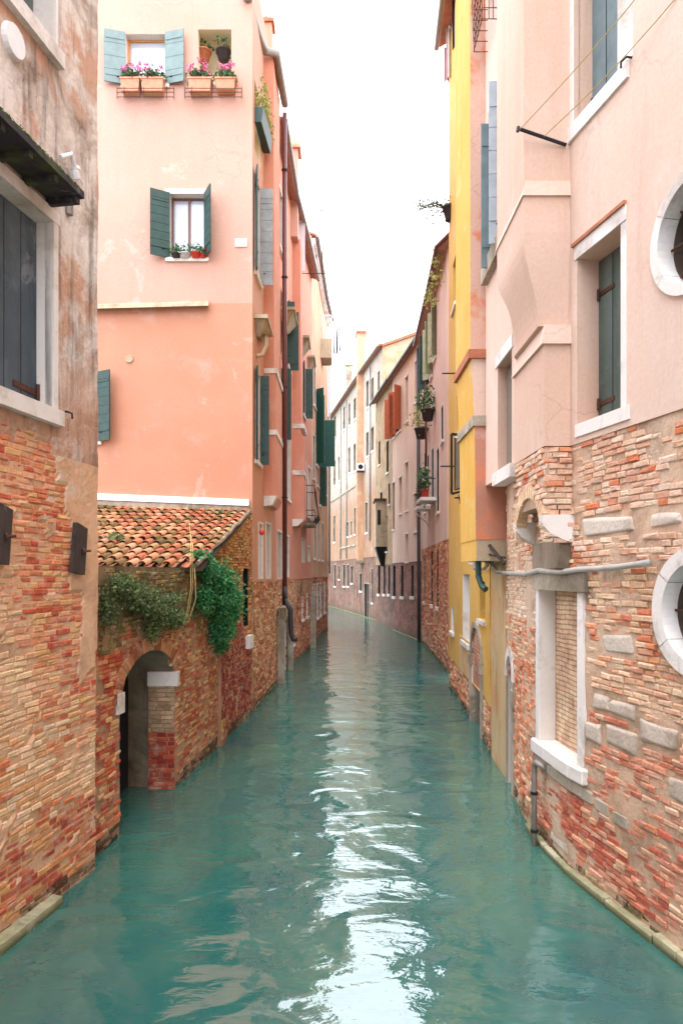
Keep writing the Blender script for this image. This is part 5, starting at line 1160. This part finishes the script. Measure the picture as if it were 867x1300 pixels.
def base_bricks(Hs, P, s0, s1, z1, pal, seed, low=None, course=.075, lens=(.2,.34), pr=.016, th=.42):
    def cf(s, z, rr):
        c = pick(rr, *(low if low and z < .9+fbm(s*.6, z, seed) else pal)); k = max(0, min(.7, (fbm(s*.5, z*.9, seed+3)-.08)*3)); c = tuple(c[i]*(1-k)+(214,186,158)[i]*k for i in range(3))
        if z < .15: c = (92,84,52)
        return jitc(c, rr, .2)
    bricks('brickwork', Hs.o, P, s0, s1, -.2, z1, cf, lambda s, z: fbm(s*.9, z*1.5, seed+9) < th, Hs.ops, .0, pr, .012, course, lens, .04, seed=seed, missing=.05)
tanp = ((206,166,126),(190,142,104),(214,182,146),(172,120,88),(184,108,78),(160,110,80)); redp = ((168,84,62),(186,106,78),(150,72,54),(196,132,100),(206,160,130))
base_bricks(L3, p3, SS+.3, p3.L, 3.34, tanp, 101, ((168,110,80),(190,150,112),(150,90,66)))
base_bricks(L4, p3b, 0, p3b.S[2]-1.2, 3.33, tanp, 102, ((168,110,80),(190,150,112),(150,90,66)))
base_bricks(L4, p3b, p3b.S[2]-1.2, p3b.L, 2.6, redp, 103)
base_bricks(L5, p4, 0, p4.S[3], 3.3, redp, 104, course=.1, lens=(.3,.5))
base_bricks(R3, p5, p5.S[1], p5.L, 4.8, ((202,134,104),(188,112,84),(214,160,130),(176,96,72),(222,180,152)), 105, ((196,158,136),(180,128,106),(206,176,154),(160,92,74)), course=.085, lens=(.22,.38))
base_bricks(R2, pY, sof(pY,14.1), pY.S[4], .94, ((202,150,118),(188,112,84),(214,176,144)), 106)
# ================================================================== PLANTS AND POTS
rr = random.Random(77)
def flower_box(u0, u1, vt, vb, lab, y=18.3, petal='petal_pink'):
    a, b = P3(u0, vb, y), P3(u1, vt, y); x0, x1 = a.x, b.x; z0_, z1_ = a.z, b.z; yf = y-.30
    t = thing('flower_box', ((x0+x1)/2, y-.15, z0_), lab, 'flower box', 'flower boxes on the salmon corner house')
    f = MB(); e = .03; q0 = [(x0+e,yf+.03),(x1-e,yf+.03),(x1-e,yf+.25),(x0+e,yf+.25)]; q1 = [(x0,yf),(x1,yf),(x1,yf+.28),(x0,yf+.28)]
    f.hexa([Vector((x,yy,z0_)) for x, yy in q0]+[Vector((x,yy,z1_)) for x, yy in q1]); f.box(((x0+x1)/2,yf+.14,z1_), ((x1-x0)/2+.015,0,0), (0,.155,0), (0,0,.022)); f.build('planter', M['terracotta_pale'], t)
    f = MB(); leaves(f, ((x0+x1)/2, yf+.12, z1_+.10), ((x1-x0)/2*1.05,.17,.15), 330, .075, rr); f.build('foliage', M['leaf'], t)
    f = MB(); blossoms(f, [(rr.uniform(x0,x1), yf+rr.uniform(-.06,.2), z1_+rr.uniform(.18,.42)) for _ in range(16)], .055, rr); f.build('blossoms', M[petal], t)
for u0, u1, vt, vb, lab in ((157.5,181,109,124,'left terracotta flower box under the teal shuttered window'), (183,211,109,124,'right terracotta flower box under the teal shuttered window'), (242,270.5,109,124,'left terracotta flower box below the loggia opening with pots'), (276,300.5,109,122,'right terracotta flower box below the loggia opening with pots')):
    flower_box(u0, u1, vt, vb, lab)
for u0, u1, lab in ((149, 221, 'thin iron rail holding the two boxes under the teal shutters'), (235, 307, 'thin iron rail holding the two boxes under the loggia opening')):
    f = MB()
    for v in (112, 117, 123): f.tube([P3(u0,v,18.28), P3(u0,v,17.93), P3(u1,v,17.93), P3(u1,v,18.28)], .009, 4)
    for u in (u0, u0+9, (u0+u1)/2-2, u1-9, u1): f.tube([P3(u,110,17.94), P3(u,124,17.94), P3(u,124,18.28)], .009, 4)
    tag(f.build('box_rail', M['rust']), lab, 'rail', 'flower box rails')
def pot(c, r, h, mat, lab, leaf='leaf', n=120, petal=None, spread=1.6, name='flower_pot', lh=.8, ls=.06, cat='flower pot', grp=None):
    t = thing(name, c, lab, cat, grp); c = Vector(c)
    f = MB(); f.lathe(c, [(0,0),(r*.68,0),(r*.95,h*.85),(r*1.05,h*.85),(r*1.05,h),(r*.9,h),(0,h*.9)], 16); f.build('pot', M[mat], t, True)
    f = MB(); leaves(f, c+Vector((0,0,h+r*lh*.8)), (r*spread,r*spread,r*lh*1.3), n, ls, rr); f.build('foliage', M[leaf], t)
    if petal: f = MB(); blossoms(f, [c+Vector((rr.uniform(-r,r)*spread, rr.uniform(-r,r)-r*.3, h+rr.uniform(.3,2)*r*lh)) for _ in range(6)], .05, rr); f.build('blossoms', M[petal], t)
    return t
zsill = zat(327, 18.2)
for u, r, h, m, pt_, lab in ((224,.13,.10,'darkpot',None,'dark pot with leafy plant at the left end of the window sill'),(235,.15,.10,'whitepot',None,'white bowl between the dark pot and the red pot on the window sill'),(249,.14,.12,'redpot',None,'red pot with feathery green plant on the window sill'),(258,.09,.1,'redpot','petal_red','little red pot with red blossom at the right end of the window sill')):
    pot(P3(u, 327.5, 18.2), r, h, m, lab, n=110 if u != 235 else 12, petal=pt_, ls=.07, grp='pots on the salmon house sill')
for u, v, m, lab in ((259,73,'terracotta','terracotta pot with trailing plant hanging in the loggia opening'),(284,72,'darkpot','dark hanging basket in the loggia opening')):
    c = P3(u, v+5, 18.6); tt = pot(c, .19, .26, m, lab, n=60, ls=.09, spread=1.3, name='hanging_pot', cat='hanging pot', grp='pots hanging in the loggia')
    f = MB(); f.tube([c+Vector((0,0,.3)), Vector((c.x, c.y, zat(38.5,18.3)))], .008, 4); f.build('hanging_cord', M['straw'], tt)
# green trough on the corner flank
t = thing('window_trough', (-2.05,19,15.4), 'mossy green trough on the canal flank of the salmon corner house', 'trough'); f = MB(); za_, zb2_ = zat(112,18.5), zat(158,19.6)
f.hexa([Vector(q) for q in ((-2.28,18.6,15.45),(-2.1,18.6,15.45),(-2.0,20.0,15.45),(-2.2,20.0,15.45),(-2.28,18.6,15.85),(-2.04,18.6,15.85),(-1.95,20.0,15.85),(-2.2,20.0,15.85))]); f.build('trough', M['green_dark'], t)
f = MB(); leaves(f, (0,0,0), (.1,.1,.1), 420, .09, rr, shape=lambda r: Vector((-2.08+r.gauss(0,.07), r.uniform(18.6,20.2), 15.95+abs(r.gauss(0,.3))))); f.build('foliage', M['leaf_yellow'], t)
# ivy and caper bushes on the outbuilding
def bush(name, lab, blobs, mat, size, n):
    t = thing(name, blobs[0][0], lab, 'bush'); f = MB()
    tot = sum(b[1][0]*b[1][2] for b in blobs)
    for c, r in blobs: leaves(f, c, r, int(n*r[0]*r[2]/tot), size, rr)
    for c, r in blobs:
        for _ in range(10):
            a = Vector(c)+Vector((-r[0]*.8, r[1]*.5, rr.uniform(-.3,.6)*r[2])); e = Vector(c)+Vector((rr.uniform(-.8,.9)*r[0], -rr.uniform(.1,.9)*r[1], rr.uniform(-1.15,.9)*r[2])); m = (a+e)/2+Vector((0,0,.08)); f.tube([a, m, e], [.009,.006,.003], 4, 1)
    f.build('foliage', [M[mat], M['stem']], t)
def on2(u, v, n=.12):
    s, d = p2.hit(u); return p2.at(s, zat(v, d), n)
bush('green_bush', 'bright green ivy bush spilling over the outbuilding wall near its right end',
     [(on2(262,745,.2),(.38,.45,.46)), (on2(250,722,.2),(.20,.3,.20)), (on2(278,766,.2),(.30,.4,.40)), (on2(268,797,.18),(.28,.4,.34)), (on2(246,760,.2),(.14,.25,.25)), (on2(286,782,.15),(.10,.3,.14)), (on2(274,822,.12),(.12,.3,.12))], 'leaf_bright', .066, 9500)
bush('caper_bush', 'dull olive caper bush hanging on the outbuilding wall beside the house corner',
     [(on2(145,742,.12),(.12,.3,.14)), (on2(160,755,.14),(.16,.4,.18)), (on2(178,765,.16),(.17,.45,.20)), (on2(195,778,.16),(.18,.45,.17)), (on2(212,785,.14),(.15,.4,.16)), (on2(186,795,.12),(.10,.3,.22)), (on2(132,770,.06),(.06,.25,.22)), (on2(210,760,.12),(.14,.4,.09))], 'leaf_dull', .045, 6500)
t = thing('dry_creeper', on2(205,760,.1), 'dry brown creeper strands trailing between the two bushes above the arch', 'creeper'); f = MB()
for k in range(60):
    u = rr.uniform(126, 262); v = rr.uniform(722, 770)+max(0, (u-150))*.10; a = on2(u, v, .07); L = rr.uniform(.15, .55); pts = [a]
    for i in range(4): pts.append(pts[-1]+Vector((rr.uniform(-.03,.03), rr.uniform(-.14,.05), -L/4)))
    f.tube(pts, [.006,.005,.004,.003,.002], 3, 1)
    for p in pts[1:]: leaves(f, p, (.06,.10,.07), 7, .035, rr)
f.build('foliage', [M['leaf_dull'], M['stem']], t)
for (u, v, n, m, sz, lab) in ((148,688,60,'leaf_dull',.13,'broad leaved weed growing on the left of the tiled roof'), (282,655,40,'leaf_bright',.08,'small green weed near the top right of the tiled roof'), (128,672,40,'leaf_dull',.11,'weed at the far left of the tiled roof by the house corner'), (256,708,60,'leaf_bright',.08,'green tuft at the broken right corner of the tiled roof')):
    d = 14.0 if v > 680 else 15.5; d = RD0
    for _ in range(20):
        d = RD0+ (zat(v, d)-RZ0)/(RZ1-RZ0)*(RD1-RD0); d = min(max(d, RD0), RD1)
    y = (H-RZ0+ RD0*(RZ1-RZ0)/(RD1-RD0))/((RZ1-RZ0)/(RD1-RD0)-(HZ-v)/F); c = P3(u, v, y)
    f = MB(); leaves(f, c+Vector((0,0,.06)), (.20,.3,.10), n, sz, rr); t = thing('roof_weed', c, lab, 'weed', 'weeds on the tiled roof'); f.build('leaves', M[m], t)
a = P3(241,664,15.8); q = [a, P3(243,690,13.3), P3(242,715,12.2), P3(243,745,12.1), P3(238,775,12.05), P3(232,795,12.0), P3(240,788,12.1), P3(249,760,12.15), P3(248,735,12.15), P3(246,705,12.8), P3(243,680,14.4)]
f = MB(); f.tube(q, .009, 5); f.tube([p+Vector((.03,.01,.02)) for p in q[1:6]], .006, 4); tag(f.build('dry_vine', M['straw']), 'dry straw coloured vine looping down over the eave and wall of the outbuilding', 'vine')
# rose house pots
for u, v, d, r, m, leaf, lab in ((543,521,30.5,.30,'darkpot','leaf','upper dark hanging basket on the rose house wall'), (534.5,545,33.5,.32,'darkpot','leaf_yellow','lower dark hanging basket beside the dark downpipe')):
    c = P3(u, v, d); t_ = c+Vector((0,0,-.1)); pot(t_-Vector((0,0,.35)), r, .5, m, lab, leaf=leaf, n=260, ls=.13, spread=1.5, lh=1.6, name='hanging_basket', cat='hanging basket', grp='hanging baskets on the rose house')
    f = MB(); f.tube([t_, t_+Vector((.6,.1,.25))], .02, 5); tag(f.build('basket_hook', M['iron']), 'iron hook of the %s basket on the rose house' % lab.split()[0], 'hook')
for k, (x, y, m, leaf, pt_, lab) in enumerate(((3.55,30.3,'redpot','leaf','petal_white','red pot with white blossom at the near end of the rose balcony'), (3.55,30.8,'darkpot','leaf','petal_white','dark pot with tall white flowers on the rose balcony'), (3.55,31.4,'terracotta','leaf',None,'leafy terracotta pot at the far end of the rose balcony'))):
    pot((x, y, zat(636,31)+.075), .19, .34, m, lab, leaf=leaf, n=200, petal=pt_, ls=.11, spread=1.2, lh=2.6, grp='pots on the rose house balcony')
c = P3(571,268,22.2); pot(c-Vector((0,0,.3)), .22, .45, 'darkpot', 'dark pot with wispy overhanging shrub high on the edge of the yellow house', leaf='leaf_dull', n=40, ls=.07, name='balcony_shrub', cat='shrub')
t = thing('wispy_branches', c, 'thin grey green branches reaching out against the sky from the yellow house', 'branches'); f = MB(); g = MB()
for k in range(14):
    e = c+Vector((-rr.uniform(.3,1.25), rr.uniform(-.5,.5), rr.uniform(-.35,.5))); m = (c+e)/2+Vector((0,0,.15)); f.tube([c, m, e], [.016,.012,.008], 4); leaves(g, e, (.22,.2,.16), 40, .055, rr); leaves(g, m, (.2,.2,.12), 16, .05, rr)
f.build('twigs', M['stem'], t); g.build('leaves', M['leaf_dull'], t)
t = thing('eave_plant', (3.7,28,14), 'yellow green creeper trailing from the roof edge of the rose house', 'creeper'); f = MB(); g = MB()
for k in range(3):
    y = 26.5+k*1.2; x = 3.55+.03*k; z = 15.5; pts = [Vector((x+.1,y,z+.1)), Vector((x,y,z-.4)), Vector((x+rr.uniform(-.1,.15),y+rr.uniform(-.2,.2),z-rr.uniform(.5,1.3)))]
    g.tube(pts, .012, 4); 
    for p in pts: leaves(f, p, (.22,.35,.4), 26, .13, rr)
f.build('leaves', M['leaf_yellow'], t); g.build('stems', M['stem'], t)
# ================================================================== CAMERA, SKY, LIGHT
cam = bpy.data.cameras.new('camera'); co = bpy.data.objects.new('camera', cam); COL.objects.link(co); scene.camera = co
co.location = (0, 0, H); co.rotation_euler = (math.radians(90), 0, 0)
cam.sensor_fit = 'VERTICAL'; cam.sensor_height = 36*1300/867; cam.sensor_width = 36; cam.lens = F/867*36
cam.shift_y = -(HZ-650)/1300*-1.0; cam.clip_end = 2000; cam.clip_start = .05
w = bpy.data.worlds.new('World'); scene.world = w; w.use_nodes = True; nt = w.node_tree; bg = nt.nodes['Background']
SUN_EL, SUN_AZ = 72, 200
sky = nt.nodes.new('ShaderNodeTexSky'); sky.sky_type = 'NISHITA'; sky.sun_disc = False; sky.sun_elevation = math.radians(SUN_EL); sky.sun_rotation = math.radians(SUN_AZ); sky.dust_density = 3; sky.air_density = 1.0; sky.ozone_density = .6
# overcast: a bright even cloud layer veils the blue
tc = nt.nodes.new('ShaderNodeTexCoord'); no = nt.nodes.new('ShaderNodeTexNoise'); no.inputs['Scale'].default_value = 2.2; no.inputs['Detail'].default_value = 6
nt.links.new(tc.outputs['Generated'], no.inputs['Vector'])
cr = nt.nodes.new('ShaderNodeValToRGB'); cr.color_ramp.elements[0].color = (13.5,13.9,15.2,1); cr.color_ramp.elements[1].color = (16.5,16.8,17.6,1); nt.links.new(no.outputs[0], cr.inputs[0])
mx = nt.nodes.new('ShaderNodeMix'); mx.data_type = 'RGBA'; mx.inputs[0].default_value = .88
nt.links.new(sky.outputs[0], mx.inputs[6]); nt.links.new(cr.outputs[0], mx.inputs[7]); nt.links.new(mx.outputs[2], bg.inputs[0]); bg.inputs[1].default_value = .12
sl = bpy.data.lights.new('sun', 'SUN'); sl.energy = .7; sl.angle = math.radians(25); sl.color = (1, .96, .9); so = bpy.data.objects.new('sun', sl); COL.objects.link(so)
so.rotation_euler = (math.radians(90-SUN_EL), 0, math.radians(180-SUN_AZ)); so.location = (0, -5, 40)
vs = scene.view_settings; vs.view_transform = 'Standard'; vs.look = 'None'; vs.gamma = 1; vs.use_curve_mapping = False; vs.exposure = 1.45
scene.render.engine = 'CYCLES'; scene.cycles.max_bounces = 10; scene.cycles.diffuse_bounces = 6; scene.cycles.glossy_bounces = 4
scene.render.resolution_x = 682; scene.render.resolution_y = 1024
